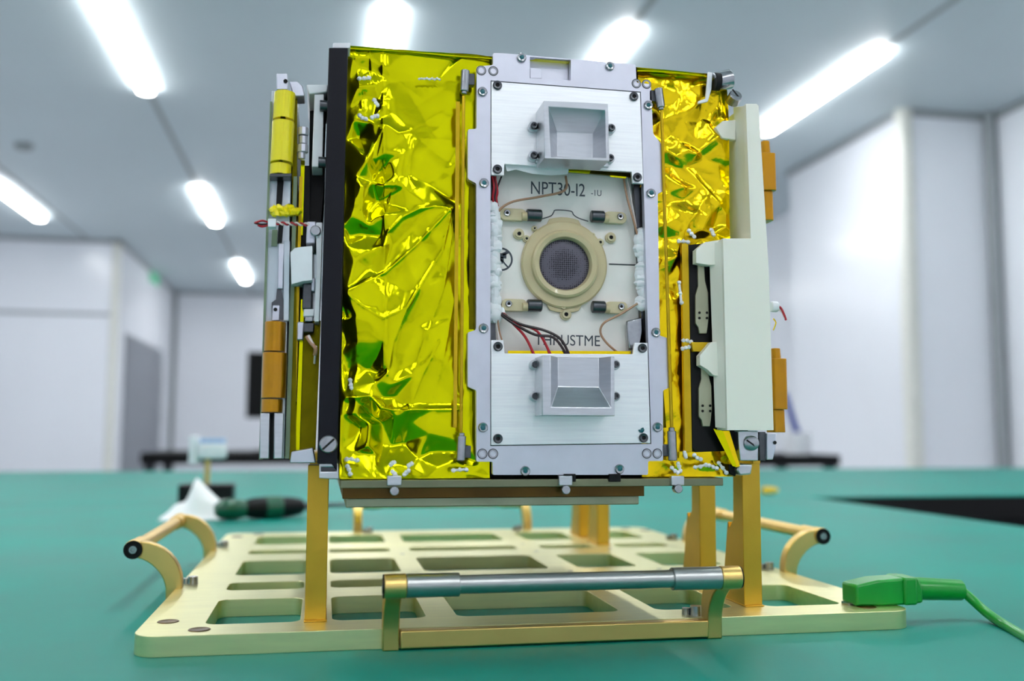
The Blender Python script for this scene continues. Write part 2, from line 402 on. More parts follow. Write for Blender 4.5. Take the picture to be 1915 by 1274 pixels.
# screwdriver lying on the mat
sY = 800.0
def sp(x, y): return P(x, y, sY)
zc = ZT+15
s0, s1 = sp(402, 965), sp(566, 953)
def at(t, z=None): return (s0[0]+(s1[0]-s0[0])*t, sY-14+44*t, zc if z is None else z)
sw = thing('screwdriver', 'screwdriver with dark green and black handle lying behind the left handle', 'screwdriver', (s0[0], sY, ZT))
obj('handle_end', MB().ring(at(0), Vector(at(1))-Vector(at(0)), [(0, 0), (7, 1), (12, 8), (14, 20), (13, 34), (11, 42), (12, 56), (0, 56)], 20), 'driver_green', sw)
L = (Vector(at(1))-Vector(at(0))).length
obj('handle_grip', MB().ring(at(0), Vector(at(1))-Vector(at(0)), [(0, 38), (11, 40), (14, 52), (15, 75), (13.5, L-18), (11, L-4), (8, L), (0, L)], 20), 'black_plastic', sw)
obj('grip_band', MB().ring(at(0), Vector(at(1))-Vector(at(0)), [(14, 66), (15.6, 68), (15.6, 88), (14, 90)], 20), 'driver_green', sw)
obj('shaft', MB().cone(at(1), at(1.12), 5).cone(at(1.1), at(1.62), 3), 'steel_dark', sw)
# yellow foam plug
y0 = PZ(1450, 924, ZT)
tag(obj('foam_plug', MB().ring((y0[0]-14, y0[1], ZT+7), (1, .2, 0), [(0, -14), (6, -13), (7, -4), (6, 10), (4, 20), (0, 22)], 16), 'foam_yellow'),
    'small yellow foam plug on the mat right of the gold legs', 'ear plug')
# ---------------------------------------------------------------- gold stand
ZP = -108.0            # top of the base plate
st = thing('transport_stand', 'pale gold machined stand plate with cut-outs, legs and carrying handles under the satellite', 'stand', (-10, 260, ZT))
X0, X1, Y0, Y1 = -237.0, 216.0, -2.0, 523.0
cols = [(-203, -151), (-133, -79), (-61, 38), (61, 111), (133, 184)]
rws = [(26, 107), (144, 178), (213, 296), (340, 368), (414, 484)]
holes = [list(reversed(rrect(a, b, c, d, min(7, (d-c)*.3)))) for a, b in cols for c, d in rws]
base = obj('base_plate', MB().prism(rrect(X0, X1, Y0, Y1, 14, 8), ZT, ZP, holes, 'z'), 'champagne', st, .8)
# bored holes near the corners (flat dark discs on the plate, coloured as the shade inside)
for x, y in ((-224, 38), (-204, 12), (193, 14), (208, 40), (-224, 486), (-204, 508), (193, 508), (208, 484)):
    obj('bolt_hole', MB().ring((x, y, ZP), (0, 0, 1), [(0, .15), (5.0, .15), (5.6, .4), (6, .1)], 24), 'tray_brown', base)
for x, y in ((-70, 150), (-70, 190), (50, 195), (50, 160), (50, 320), (-70, 320), (122, 195), (122, 160), (122, 330), (50, 380), (-142, 390)):
    obj('bolt_hole', MB().ring((x, y, ZP), (0, 0, 1), [(0, .15), (1.8, .15), (2.2, .1)], 12), 'steel_dark', base)
def leg(xa, xb, yf, zt, up=True):
    g = MB(); zb = ZP
    prof = [(yf, zb), (yf+36, zb), (yf+30, zb+22), (yf+24, zb+50), (yf+22, -62), (yf+15, -56), (yf+14, zt), (yf, zt)]
    g.prism(prof, xa, xb, axis='x'); g.box(xa-.5, xb+.5, yf-2, yf+38, zb, zb+.8)
    return obj('leg', g, 'gold', st, .8)
legs = []
for yf in (28, 100, 360, 428):
    legs.append(leg(118.5, 130.5, yf, -18))
for yf in (25, 100, 360, 428): legs.append(leg(-148.5, -136.5, yf, -20))
# carrying handles: two curved arms and a bar
def arm_pts(r0, r1, n=10, foot=4):
    """side profile (outward, up) of a curved arm springing from the plate edge and curling outward"""
    o = [(-r0 + r0*math.cos(t)+0, r0*math.sin(t)) for t in []]
    outer = []; inner = []
    for i in range(n+1):
        t = math.radians(90*i/n)
        w = 5.2+2.2*math.sin(2*t)*.6
        cxp, cz = 31, 0
        rc = 27
        outer.append((cxp-(rc+w)*math.cos(t), cz+(rc+w)*math.sin(t)))
        inner.append((cxp-(rc-w)*math.cos(t), cz+(rc-w)*math.sin(t)))
    return outer, inner
def handle(side, c0, c1, grip):
    """side: 'left','right','front','back'; c0,c1 centre positions of the arms along the edge"""
    edge = {'left': X0, 'right': X1, 'front': Y0, 'back': Y1}[side]; sg = {'left': -1, 'right': 1, 'front': -1, 'back': 1}[side]
    ax = 'y' if side in ('left', 'right') else 'x'
    def m(o, a, z):   # outward distance, along, height above plate top
        return (edge+sg*(o-3), a, ZP+z) if ax == 'y' else (a, edge+sg*(o-3), ZP+z)
    ou, inn = arm_pts(0, 0); loop = ou+[(36, 31), (37.5, 27), (36, 23)]+list(reversed(inn))+[(9, -11), (-2, -11)]
    h = obj('carrying_handle', MB().tube([m(31, c0+5, 27), m(31, (c0+c1)/2, 27), m(31, c1-5, 27)], 4.9 if grip != 'gold' else 5.0, 20), 'gold_pale' if grip == 'gold' else 'grip_grey', st)
    for c in (c0, c1):
        g = MB(); lo = [(edge+sg*(o-3), ZP+z) for o, z in loop]
        g.prism(lo, c-4.5, c+4.5, axis=ax); obj('arm', g, 'gold_pale', h, .7)
    for c, s in ((c0, -1), (c1, 1)):
        g = MB(); d = Vector(m(31, c+s, 27))-Vector(m(31, c, 27))
        g.cone(m(31, c-s*6, 27), m(31, c+s*5.6, 27), 6.4, n=24); obj('end_boss', g, 'gold_pale', h, .6)
        g = MB(); g.ring(m(31, c+s*5.6, 27), d, [(6.2, 0), (6.2, .5), (4.6, .5), (4.4, .1), (3.6, .1), (3.3, .8), (1.6, .9), (1.4, .2), (0, .2)], 24)
        obj('end_cap', g, 'black_plastic', h)
        g = MB(); g.ring(m(31, c+s*5.6, 27), d, [(0, .4), (1.2, .4), (1.4, .9), (2.6, .9), (2.9, .4)], 20); obj('end_screw', g, 'steel', h)
    if grip != 'gold':
        for a, b in ((c0+6, c0+34), (c1-34, c1-6)):
            obj('sleeve', MB().cone(m(31, a, 27), m(31, b, 27), 6.2, n=28), 'grip_grey', h, .5)
    else:
        for a, b in ((c0+6, c0+26), (c1-26, c1-6)):
            obj('sleeve', MB().cone(m(31, a, 27), m(31, b, 27), 6.0, n=28), 'gold_pale', h, .5)
    return h
handle('left', 160, 372, 'gold'); handle('right', 166, 378, 'gold')
hf = handle('front', -102, 84, 'grey'); handle('back', -102, 84, 'gold')
obj('lower_rail', MB().box(-97, 80, Y0-6.5, Y0, ZT+1, ZP-.3), 'gold_pale', hf, .8)
for x, y in ((-228, 175), (-228, 398), (207, 178), (207, 392), (78, 6), (-90, 508), (72, 508)):
    g = MB().cone((x, y, ZP), (x, y, ZP+5.5), 3.6, 3.4, 14).cone((x-5, y+3, ZP), (x-5, y+3, ZP+4), 2.4, n=10)
    obj('cap_screw', g, 'steel', st)
# ---------------------------------------------------------------- green clip and cable at the plate corner
cl = thing('crocodile_clip', 'green insulated crocodile clip with cable, gripping the right front corner of the plate', 'clip', (200, 20, ZP))
def c3(x, y, Y): return P(x, y, Y)
cy = 24.0
c0, c1, c2, c3_ = PZ(1634, 1122, ZP+7), P(1716, 1122, cy+2), P(1706, 1117, cy), P(1788, 1122, cy+6)
g = MB(); zc = ZP+8
x0c, x1c = c0[0]-2, c2[0]
g.prism([(x0c, zc-7.8), (x0c, zc+5), (x0c+16, zc+8), (x1c-1, zc+9), (x1c+2, zc+2), (x1c+2, zc-7), (x1c-8, zc-7.9), (x0c+16, zc-7.9)], cy-9, cy+9)
obj('clip_jaw', g, 'clip_green', cl, 1.5)
g = MB(); g.box(x1c-12, x1c-3, cy-11, cy+11, zc-7.9, zc+9); obj('jaw_rib', g, 'clip_green', cl, 1.5)
g = MB(); g.box(x0c-3, x0c+8, cy-4, cy+4, ZP, ZP+1.6); g.box(x0c+10, x1c-2, cy-4, cy+4, ZP-1.5+1.5, ZP+1.4); obj('jaw_teeth', g, 'steel', cl)
e0, e1 = (x1c-4, cy, zc+1), (c3_[0], cy+2, zc-1.5)
g = MB().ring(e0, Vector(e1)-Vector(e0), [(0, 0), (6.6, 0), (7.2, 6), (6.8, 26), (6.6, (Vector(e1)-Vector(e0)).length), (4.6, (Vector(e1)-Vector(e0)).length), (4.2, 20), (0, 20)], 24)
obj('boot', g, 'clip_green', cl)
g = MB().tube([(e0[0]+22, cy+1, zc), e1, P(1850, 1150, cy-16), P(1915, 1191, cy-63), PZ(1990, 1236, ZT+3.6), (236, -135, ZT+3.6), (240, -220, ZT+3.6), (250, -380, ZT+3.6)], 3.1, 12)
obj('cable', g, 'clip_green', cl)
# ---------------------------------------------------------------- the satellite
sat = thing('satellite', 'boxy satellite wrapped in yellow foil standing on the gold stand', 'satellite', (-15, 190, -20))
BX0, BX1, BZ0, BZ1, BD = -131.0, 100.0, -27.0, 221.0, 372.0
obj('body', MB().box(BX0+4, -50, 22, BD, BZ0, BZ1-3).box(-50, 50, 24, BD, BZ0, BZ1-3).box(50, BX1-3, 22, BD, BZ0, BZ1-3), 'black_plastic', sat)
def foil_sheet(x0, x1, z0, z1, step, hfun):
    nx, nz = int((x1-x0)/step)+1, int((z1-z0)/step)+1
    X, Z = np.meshgrid(np.linspace(x0, x1, nx), np.linspace(z0, z1, nz)); Y = hfun(X, Z)
    vs = np.stack([X, Y, Z], -1).reshape(-1, 3).tolist()
    fs = [(j*nx+i, j*nx+i+1, (j+1)*nx+i+1, (j+1)*nx+i) for j in range(nz-1) for i in range(nx-1)]
    return vs, fs
def seg_dist(X, Z, a, b):
    ax, az = a; bx, bz = b; dx, dz = bx-ax, bz-az; L2 = dx*dx+dz*dz
    t = np.clip(((X-ax)*dx+(Z-az)*dz)/L2, 0, 1); return np.hypot(X-ax-t*dx, Z-az-t*dz), t
def crease(X, Z, pts, amp, w, Y=8, sharp=True):
    """a pinched ridge (negative Y, towards the viewer) along a px polyline"""
    q = xz(pts, Y); h = 0
    for a, b in zip(q, q[1:]):
        d, t = seg_dist(X, Z, a, b); h = np.maximum(h, np.exp(-d/w) if sharp else np.exp(-(d/w)**2))
    return -amp*h
def crumple(X, Z, seed, n, amp, rad, flip=.5):
    """random straight folds, each fading with distance: gives flat facets with crisp creases"""
    r = np.random.RandomState(seed); h = np.zeros_like(X)
    x0, x1, z0, z1 = X.min(), X.max(), Z.min(), Z.max()
    for _ in range(n):
        cx, cz = r.uniform(x0, x1), r.uniform(z0, z1); an = r.uniform(0, math.pi); rr = rad*r.uniform(.4, 1.6)
        s = amp*r.uniform(.3, 1)*(1 if r.rand() < flip else -1)
        u = (X-cx)*math.cos(an)+(Z-cz)*math.sin(an); v = -(X-cx)*math.sin(an)+(Z-cz)*math.cos(an)
        h += s*np.abs(u)/rr*np.exp(-(np.abs(u)/rr)**1.5-(v/(rr*2.2))**2)
    return h
def smooth_step(x, a, b): t = np.clip((x-a)/(b-a), 0, 1); return t*t*(3-2*t)
def facets(X, Z, pts, blur):
    """height field through scattered points (x, z, depth), flat between them, creases softened by blur mm"""
    from mathutils.geometry import delaunay_2d_cdt
    pts = [tuple(p) for p in pts]
    vv, _, ff, ov, _, _ = delaunay_2d_cdt([Vector((p[0], p[1])) for p in pts], [], [], 0, 1e-4)
    dep = [pts[o[0]][2] if o else 8 for o in ov]; H = np.full(X.shape, 8.0)
    for f in ff:
        (x1, z1), (x2, z2), (x3, z3) = [tuple(vv[i]) for i in f]; d = [dep[i] for i in f]
        D = (z2-z3)*(x1-x3)+(x3-x2)*(z1-z3)
        if abs(D) < 1e-6: continue
        c0, c1 = np.searchsorted(X[0], [min(x1, x2, x3), max(x1, x2, x3)]); r0, r1 = np.searchsorted(Z[:, 0], [min(z1, z2, z3), max(z1, z2, z3)])
        sl = (slice(max(0, r0-1), r1+1), slice(max(0, c0-1), c1+1)); x, z = X[sl], Z[sl]
        l1 = ((z2-z3)*(x-x3)+(x3-x2)*(z-z3))/D; l2 = ((z3-z1)*(x-x3)+(x1-x3)*(z-z3))/D; l3 = 1-l1-l2
        m = (l1 >= -1e-6) & (l2 >= -1e-6) & (l3 >= -1e-6); h = H[sl]; h[m] = (l1*d[0]+l2*d[1]+l3*d[2])[m]; H[sl] = h
    st = X[0, 1]-X[0, 0]; k = int(3*blur/st)+1; w = np.exp(-.5*(np.arange(-k, k+1)*st/blur)**2); w /= w.sum()
    Hp = np.pad(H, k, mode='edge'); Hp = np.apply_along_axis(lambda v: np.convolve(v, w, 'valid'), 0, Hp)
    return np.apply_along_axis(lambda v: np.convolve(v, w, 'valid'), 1, Hp)
LP = """650,78,8 690,82,7 716,85,6 780,88,7 860,92,8 925,97,8 660,110,6 675,125,9 690,110,6.5 703,135,8.5 655,150,8 668,165,5.5 682,180,9 695,160,6 706,190,8.5
720,130,5.6 728,150,7.6 780,145,8.2 822,147,8.2 866,112,6.6 880,150,8.5 850,175,7.8 890,200,8 716,200,5.4 730,215,7.2 655,200,9 660,225,7 650,260,10 672,252,14 694,232,6 700,262,7
722,238,4.6 745,222,7.8 757,258,6.2 764,242,8 775,290,7.4 748,292,5.4 738,330,6 757,352,6.2 728,300,8 770,330,9 820,250,8.4 858,262,8.6 830,318,9 860,305,7.2 862,330,8.6 800,345,8.8
645,300,11 648,345,11 662,330,6 686,300,3.6 676,352,3 662,384,5 676,394,6 700,300,7 696,340,9 710,318,15 708,372,15 719,290,5.2 719,350,5.4 690,395,12 645,395,9
655,406,5 700,412,6 718,405,5.4 642,424,7 652,440,12 682,436,12 690,422,7 716,440,10 719,460,5 652,464,6 690,470,6.4 640,500,8 664,490,5 690,500,9.4 712,520,8.6 
840,394,4 800,384,5.4 762,396,5.8 728,436,6.2 858,385,8.6 802,440,6 760,482,6.3 704,530,5.4 646,548,4.2 775,425,8.4 735,462,8.6 827,470,5.8 782,545,6.2 746,600,6.4 727,690,7.2
798,470,8 752,540,8.3 720,560,6.2 846,440,6 834,520,6.5 802,620,7 776,700,7 768,752,7.4 818,500,8 780,610,8.8 752,690,9.8 738,742,11.5 730,720,6.4
864,450,8 862,560,7.6 864,650,8.4 858,740,7.6 832,640,8.4 822,722,8.8 845,690,7.6 800,600,8.2 812,660,7.4 795,735,8 850,590,8.6
640,560,8 650,590,14 664,592,5 716,596,5.4 690,600,4.6 648,640,14 666,640,8 690,690,14 714,696,12 650,696,14 672,682,12 719,640,5.6 717,700,6.4
660,722,8 700,716,8 716,744,10 642,742,6 668,746,4.6 694,742,6 652,756,8 712,766,5 700,782,15 716,790,16
720,764,6.4 762,768,5.8 802,768,6.2 858,766,6.2 760,756,9 800,757,8.4 855,756,8.2 740,778,9 734,835,16 757,830,16 768,790,9 800,812,6.4 855,826,6.8 808,846,11 856,846,9.5 782,858,8 850,862,6
643,775,6 640,838,7 662,775,4 660,845,9 676,800,14 690,792,5 686,835,4.4 702,850,8 716,832,15 710,866,9 640,868,6 660,872,6 700,876,5 730,868,8 770,878,6 820,874,5 870,872,6.5
635,897,4 690,897,3.4 720,895,4 800,895,4 925,895,5 760,888,7 860,886,7 900,870,7.5 905,600,8 905,400,8 905,250,8.6 885,330,8 885,520,8.6 885,700,8 640,660,12 638,600,11"""
def left_foil(X, Z):
    pts = [(P(a, b, 8)[0], P(a, b, 8)[2], d) for a, b, d in [tuple(map(float, t.split(','))) for t in LP.split()]]
    pts += [(X.min()-6, Z.min()-6, 8), (X.max()+6, Z.min()-6, 8), (X.min()-6, Z.max()+6, 8), (X.max()+6, Z.max()+6, 8)]
    h = facets(X, Z, pts, .9)
    lw = smooth_step(-X, 104, 112)
    h += crumple(X, Z, 3, 30, 1.0, 18)+crumple(X, Z, 33, 160, .25, 6)+crumple(X, Z, 21, 130, .8, 5)*np.clip(lw*(.5+smooth_step(Z, 165, 175))+.7*smooth_step(-Z, 5, 15), 0, 1.1)
    for q, a, w in (([(716, 100), (717, 250), (719, 380), (718, 520), (717, 690)], 1.6, 1.5), ([(724, 436), (752, 408), (782, 393), (812, 388), (840, 392)], 1.5, 1.3), ([(840, 394), (812, 424), (775, 462), (720, 510), (650, 545)], 1.6, 1.3),
                    ([(842, 396), (826, 470), (795, 520), (760, 580), (735, 640), (724, 700)], 1.3, 1.2), ([(842, 398), (846, 440), (828, 540), (800, 620), (776, 690)], 1.2, 1.4), ([(650, 552), (680, 575), (716, 596), (760, 575), (780, 540)], 1.1, 1.6),
                    ([(713, 246), (690, 300), (662, 345), (662, 384)], 1.3, 1.6), ([(716, 255), (704, 310), (688, 360), (676, 392)], 1.1, 1.4), ([(750, 290), (742, 330), (722, 400)], 1.0, 1.4), ([(722, 238), (745, 252), (764, 244)], 1.0, 1.2), ([(770, 262), (758, 320), (776, 352)], .9, 1.3),
                    ([(716, 766), (760, 767), (860, 765)], 1.2, 1.0), ([(645, 745), (690, 741), (716, 762)], 1.2, 1.2), ([(826, 146), (842, 128), (880, 96)], .8, 1.4), ([(820, 640), (790, 700), (770, 750)], .9, 1.6), ([(850, 560), (830, 660), (812, 740)], .7, 1.6),
                    ([(662, 84), (668, 130), (678, 200)], 1.0, 1.2), ([(690, 88), (698, 150), (712, 200)], 1.0, 1.2)):
        h += crease(X, Z, q, a*.8, w)
    h += (.7*np.sin(X/14+Z/60+.6)*np.sin(Z/37+.4))*(1-lw)
    return np.clip(h, 1.8, 20)
vs, fs = foil_sheet(BX0, -46, BZ0, BZ1+1, .6, left_foil)
obj('foil_blanket', MB().add(vs, fs), 'foil', sat, angle=180, label='smooth bright yellow foil left of the thruster frame')
def right_foil(X, Z):
    r = np.random.RandomState(8); pts = []
    x0, x1, z0, z1 = X.min()-5, X.max()+5, Z.min()-5, Z.max()+5
    nx, nz = 8, 30
    for i in range(nx):
        for j in range(nz):
            x, z = x0+(x1-x0)*(i+r.uniform(-.1, 1.1))/nx, z0+(z1-z0)*(j+r.uniform(-.1, 1.1))/nz
            up = 1 if z > 78 else .5
            pts.append((x, z, 8+up*r.uniform(-3.2, 3.2)*(.5 if (z > 195 or z < 100) else 1)))
    for c in ((x0, z0), (x1, z0), (x0, z1), (x1, z1)): pts.append((c[0], c[1], 8))
    h = facets(X, Z, pts, .8)+crumple(X, Z, 15, 120, .9, 5)*(.4+.6*smooth_step(Z, 60, 90))
    for q, a, w in (([(1262, 480), (1285, 420), (1320, 370)], 2, 3), ([(1345, 150), (1350, 250), (1300, 290)], 2.5, 4), ([(1248, 285), (1290, 320), (1330, 365), (1372, 420)], 1.6, 3)):
        h += crease(X, Z, q, a, w)
    return np.clip(h, 1.8, 19)
vs, fs = foil_sheet(46, BX1+3, BZ0, BZ1, .75, right_foil)
obj('foil_blanket', MB().add(vs, fs), 'foil_gold', sat, angle=180, label='heavily crumpled orange gold foil right of the thruster frame')
def top_foil(seed, amp):
    def f(X, Z): return crumple(X, Z, seed, 60, amp, 22)
    return f
vs, fs = foil_sheet(BX0, BX1, 2, BD, 3, top_foil(2, 2)); g = MB().add([(x, z, BZ1+min(2, max(-2, y))) for x, y, z in vs], fs)
obj('foil_top', g, 'foil', sat, angle=180)
vs, fs = foil_sheet(2, BD, BZ0, BZ1, 3, top_foil(4, 3))
obj('foil_side', MB().add([(BX0-1.5+min(3, max(-2, y)), x, z) for x, y, z in vs], fs), 'foil', sat, angle=180)
obj('foil_side', MB().add([(BX1+1.5-min(3, max(-2, y)), x, z) for x, y, z in vs], fs), 'foil', sat, angle=180)
vs, fs = foil_sheet(BX0, BX1, BZ0, BZ1, 3, top_foil(6, 3))
obj('foil_back', MB().add([(x, BD+1.5+y, z) for x, y, z in vs], fs), 'foil', sat, angle=180)
# hem of foil along the top edge (folded roll, thin)
obj('foil_hem', MB().tube([(BX0+1, 5.5, BZ1), (-100, 4.8, BZ1+.5), (-70, 5.2, BZ1+.2), (-46, 5, BZ1+.3)], .9, 8), 'foil', sat)
obj('foil_hem', MB().tube([(44, 5, BZ1-.4), (60, 4.6, BZ1+.1), (88, 5, BZ1-.3)], 1.0, 8), 'foil', sat)
# --- thruster mounting frame
OUT = [(922, 99), (943, 99.7), (1188.7, 120.6), (1190.5, 154.5), (1217, 157.5), (1221.5, 250), (1238, 271), (1242, 357), (1230, 362), (1234, 628), (1252, 633.5),
       (1254.5, 724), (1240, 730), (1240, 862.5), (1212, 862.5), (1212, 888.4), (921.5, 888.4), (921, 863.6), (890.6, 863.6), (890.6, 730), (874.5, 723), (874.7, 622),
       (890.5, 617), (890.7, 343), (874.7, 334.7), (875, 242), (891, 241), (891.5, 124.5), (922, 121.7)]
IN = [(917.5, 150.5), (1198.5, 171.5), (1218, 830.5), (917, 834.5)]
pocket = [(991, 108), (1067.5, 113.5), (1067.5, 150), (1014, 146.5), (1014, 131), (1009, 126.5), (991, 126)]
pcavity = [(991, 106.5), (1067.5, 112), (1067.5, 150.5), (991, 146)]
fr = obj('mounting_frame', pprism(MB(), rpoly(OUT, 3.2), 0, 4.5, (IN, pcavity)), 'aluminium', sat, .35)
obj('frame_pocket', pprism(pprism(MB(), [(989, 104), (1069, 110), (1069, 152.5), (989, 148)], 6, 1.2), [(991.5, 127), (1009, 128), (1013, 132), (1013, 147), (991.5, 146)], 1.2, 5), 'aluminium', fr, .2)
# --- cover plates
UP = [(919, 152), (1197.2, 172.8), (1203.5, 344), (1183, 342.5), (1181, 321.5), (943.5, 307), (942.5, 328), (918.8, 327.5)]
LOW = [(918.6, 636), (941.5, 636), (943.5, 661.3), (1184, 662.5), (1187, 641), (1211.2, 641.5), (1216.6, 829), (918.4, 833)]
up = obj('cover_plate', pprism(MB(), UP, -.6, 2.4), 'brushed', sat, .25, label='upper brushed plate above the thruster')
lo = obj('cover_plate', pprism(MB(), LOW, -.6, 2.4), 'brushed', sat, .25, label='lower brushed plate below the thruster')
# --- screws, one mesh each, copied
def screw(r, hexr):
    g = MB(); g.ring((0, 0, 0), (0, -1, 0), [(0, .1), (r*.42, .1), (r*.46, .9*r*.5), (r*.85, .55*r), (r, .35*r), (r, 0)], 20); return g
def screwhead(nm, r, m): return newmesh(nm, screw(r, 1), m)
def slots(r):
    g = MB(); g.ring((0, 0, 0), (0, -1, 0), [(r*.5, .25), (r*.46, .05), (0, .05)], 6); return g
SM = screwhead('screw', 2.1, 'steel'); SD = screwhead('screw', 2.2, 'steel_dark')
DOTM = newmesh('socket', MB().ring((0, 0, 0), (0, -1, 0), [(0, .3), (1.05, .3), (1.05, .0)], 6), 'hole_black')
BLOB = []
for k in range(3):
    g = MB(); random.seed(k); g.ball((.3, -.35, .1), 1.35, 9, (1.25, .4, .8), .25).ball((-.8, -.35, .9), .8, 7, (1, .4, 1.3), .3); BLOB.append(newmesh('threadlock', g, 'threadlock'))
WASH = newmesh('washer', MB().ring((0, 0, 0), (0, -1, 0), [(1.5, 0), (1.5, .25), (2.15, .25), (2.25, 0)], 24), 'steel')
WDOT = newmesh('bore', MB().ring((0, 0, 0), (0, -1, 0), [(0, .06), (1.45, .06), (1.5, 0)], 20), 'machined')
WRING = newmesh('washer_shadow', MB().ring((0, 0, 0), (0, -1, 0), [(2.2, .02), (2.2, .1), (2.6, .1), (2.6, .02)], 24), 'steel_dark')  # dark ring coloured as the shade around each washer
for k, (a, b) in enumerate(((975, 108.5), (1140, 124), (902, 172), (1212, 197.5), (905, 343), (1217, 362), (904, 614.5), (1226, 622), (903, 799.5), (1229, 799), (982, 881), (1158, 877.5))):
    p = P(a, b, 0); put('screw', SM, p, fr, scale=1.35); put('screw_socket', DOTM, (p[0], p[1]-.2, p[2]), fr, scale=1.2)
    put('threadlock', BLOB[k % 3], (p[0], p[1]-.4, p[2]), fr, rot=(0, k*1.1, 0), scale=1.35, label='dark teal threadlock smear')
for a, b in ((900, 132), (922.5, 133), (1190, 156.5), (1209, 157.5), (902, 849), (922, 849), (1209.5, 848.5), (1229, 848.5)):
    p = P(a, b, 0); put('washer', WASH, p, fr, scale=1.15); put('washer_shadow_ring', WRING, p, fr, scale=1.15)
for pl, lst in ((up, ((930, 160), (1185, 181), (930, 317), (1191.5, 332))), (lo, ((931, 648.5), (1201, 651.5), (931, 820.5), (1203, 819)))):
    for a, b in lst:
        p = P(a, b, -.6); put('screw', SD, p, pl, scale=1.25); put('screw_socket', DOTM, (p[0], p[1]-.3, p[2]), pl, scale=1.2)
p = P(1200, 806, -.7); put('threadlock', BLOB[1], p, lo, rot=(0, -.9, 0))
# --- the two sensor hoods
def lerp(a, b, t): return tuple(a[i]+(b[i]-a[i])*t for i in range(3))
def hood_upper():
    yf = -22
    of = [P(a, b, yf) for a, b in ((1017, 188), (1137, 194), (1140, 301), (1018, 296))]
    ob = [(p[0], -.6, p[2]) for p in of]
    inn = [P(a, b, yf) for a, b in ((1025.5, 199), (1132, 206), (1134, 295), (1030, 293.5))]
    deep = [P(a, b, -8) for a, b in ((1041, 246), (1109, 250), (1108, 295.5), (1042, 293))]
    vs = of+ob+inn+deep
    fs = [(0, 1, 9, 8), (1, 2, 10, 9), (2, 3, 11, 10), (3, 0, 8, 11), (8, 9, 13, 12), (9, 10, 14, 13), (10, 11, 15, 14), (11, 8, 12, 15), (12, 13, 14, 15),
          (0, 4, 5, 1), (1, 5, 6, 2), (2, 6, 7, 3), (3, 7, 4, 0), (4, 7, 6, 5)]
    return MB().add(vs, fs)
h1 = obj('sensor_hood', hood_upper(), 'machined', sat, .3, label='upper hood, funnel facing forward')
pa, pb = P(1000, 300, -5), P(1143, 300, -5)
BOLT = newmesh('bolt', MB().ring((0, 0, 0), (0, -1, 0), [(0, .6), (.9, .6), (1.0, 2.0), (1.7, 2.1), (2.0, 1.7), (2.0, 0)], 18), 'steel_dark')
def lug(x, z, y0, par, dx):
    g = MB().cone((x, -.6, z), (x, y0, z), 3.0, n=20); w = 6*dx
    g.box(min(x, x+w), max(x, x+w), -.6, y0, z-2.4, z+2.4); obj('lug', g, 'machined', par, .4)
    put('bolt', BOLT, (x, y0, z), par)
obj('hood_flange', MB().box(pa[0]+1, pb[0]-1, -.6, -3.5, pa[2]-1.0, pa[2]+3), 'machined', h1, .3)
for a, b, s in ((998, 236, 1), (998, 291, 1), (1143, 240, -1), (1141, 296, -1)):
    p = P(a, b, -4.5); lug(p[0], p[2], -4.5, h1, s)
def hood_lower():
    yf = -20
    o0, o1 = P(1014, 664.5, yf), P(1149, 664.5, yf); z0 = P(1080, 778, yf)[2]; z1 = o0[2]
    x0, x1 = o0[0], o1[0]
    i0, i1 = P(1030, 762, yf)[0], P(1143, 762, yf)[0]; iz = P(1080, 762.5, yf)[2]
    yd = -9
    d0, d1 = P(1043, 724, yd)[0], P(1120, 724, yd)[0]; dz = P(1080, 724, yd)[2]
    yt = yf
    vs = [(x0, yf, z0), (x1, yf, z0), (x1, yf, z1), (x0, yf, z1), (i0, yf, iz), (i1, yf, iz), (i1, yf, z1), (i0, yf, z1),
          (d0, yd, dz), (d1, yd, dz), (d1, yd, z1), (d0, yd, z1), (x0, -.6, z0), (x1, -.6, z0), (x1, -.6, z1), (x0, -.6, z1)]
    fs = [(0, 1, 5, 4), (1, 2, 6, 5), (0, 4, 7, 3), (4, 5, 9, 8), (5, 6, 10, 9), (4, 8, 11, 7), (8, 9, 10, 11), (0, 12, 13, 1), (1, 13, 14, 2), (0, 3, 15, 12), (12, 15, 14, 13),
          (3, 7, 11, 15), (7-0, 11, 11, 7)][:-1]+[(11, 10, 14, 15), (10, 6, 2, 14)]
    return MB().add(vs, fs)
h2 = obj('sensor_hood', hood_lower(), 'machined', sat, .35, label='lower hood, open scoop with sloped floor')
for a, b, s in ((1001, 682, 1), (1001, 741, 1), (1151, 682, -1), (1151, 741, -1)):
    p = P(a, b, -4.5); lug(p[0], p[2], -4.5, h2, s)
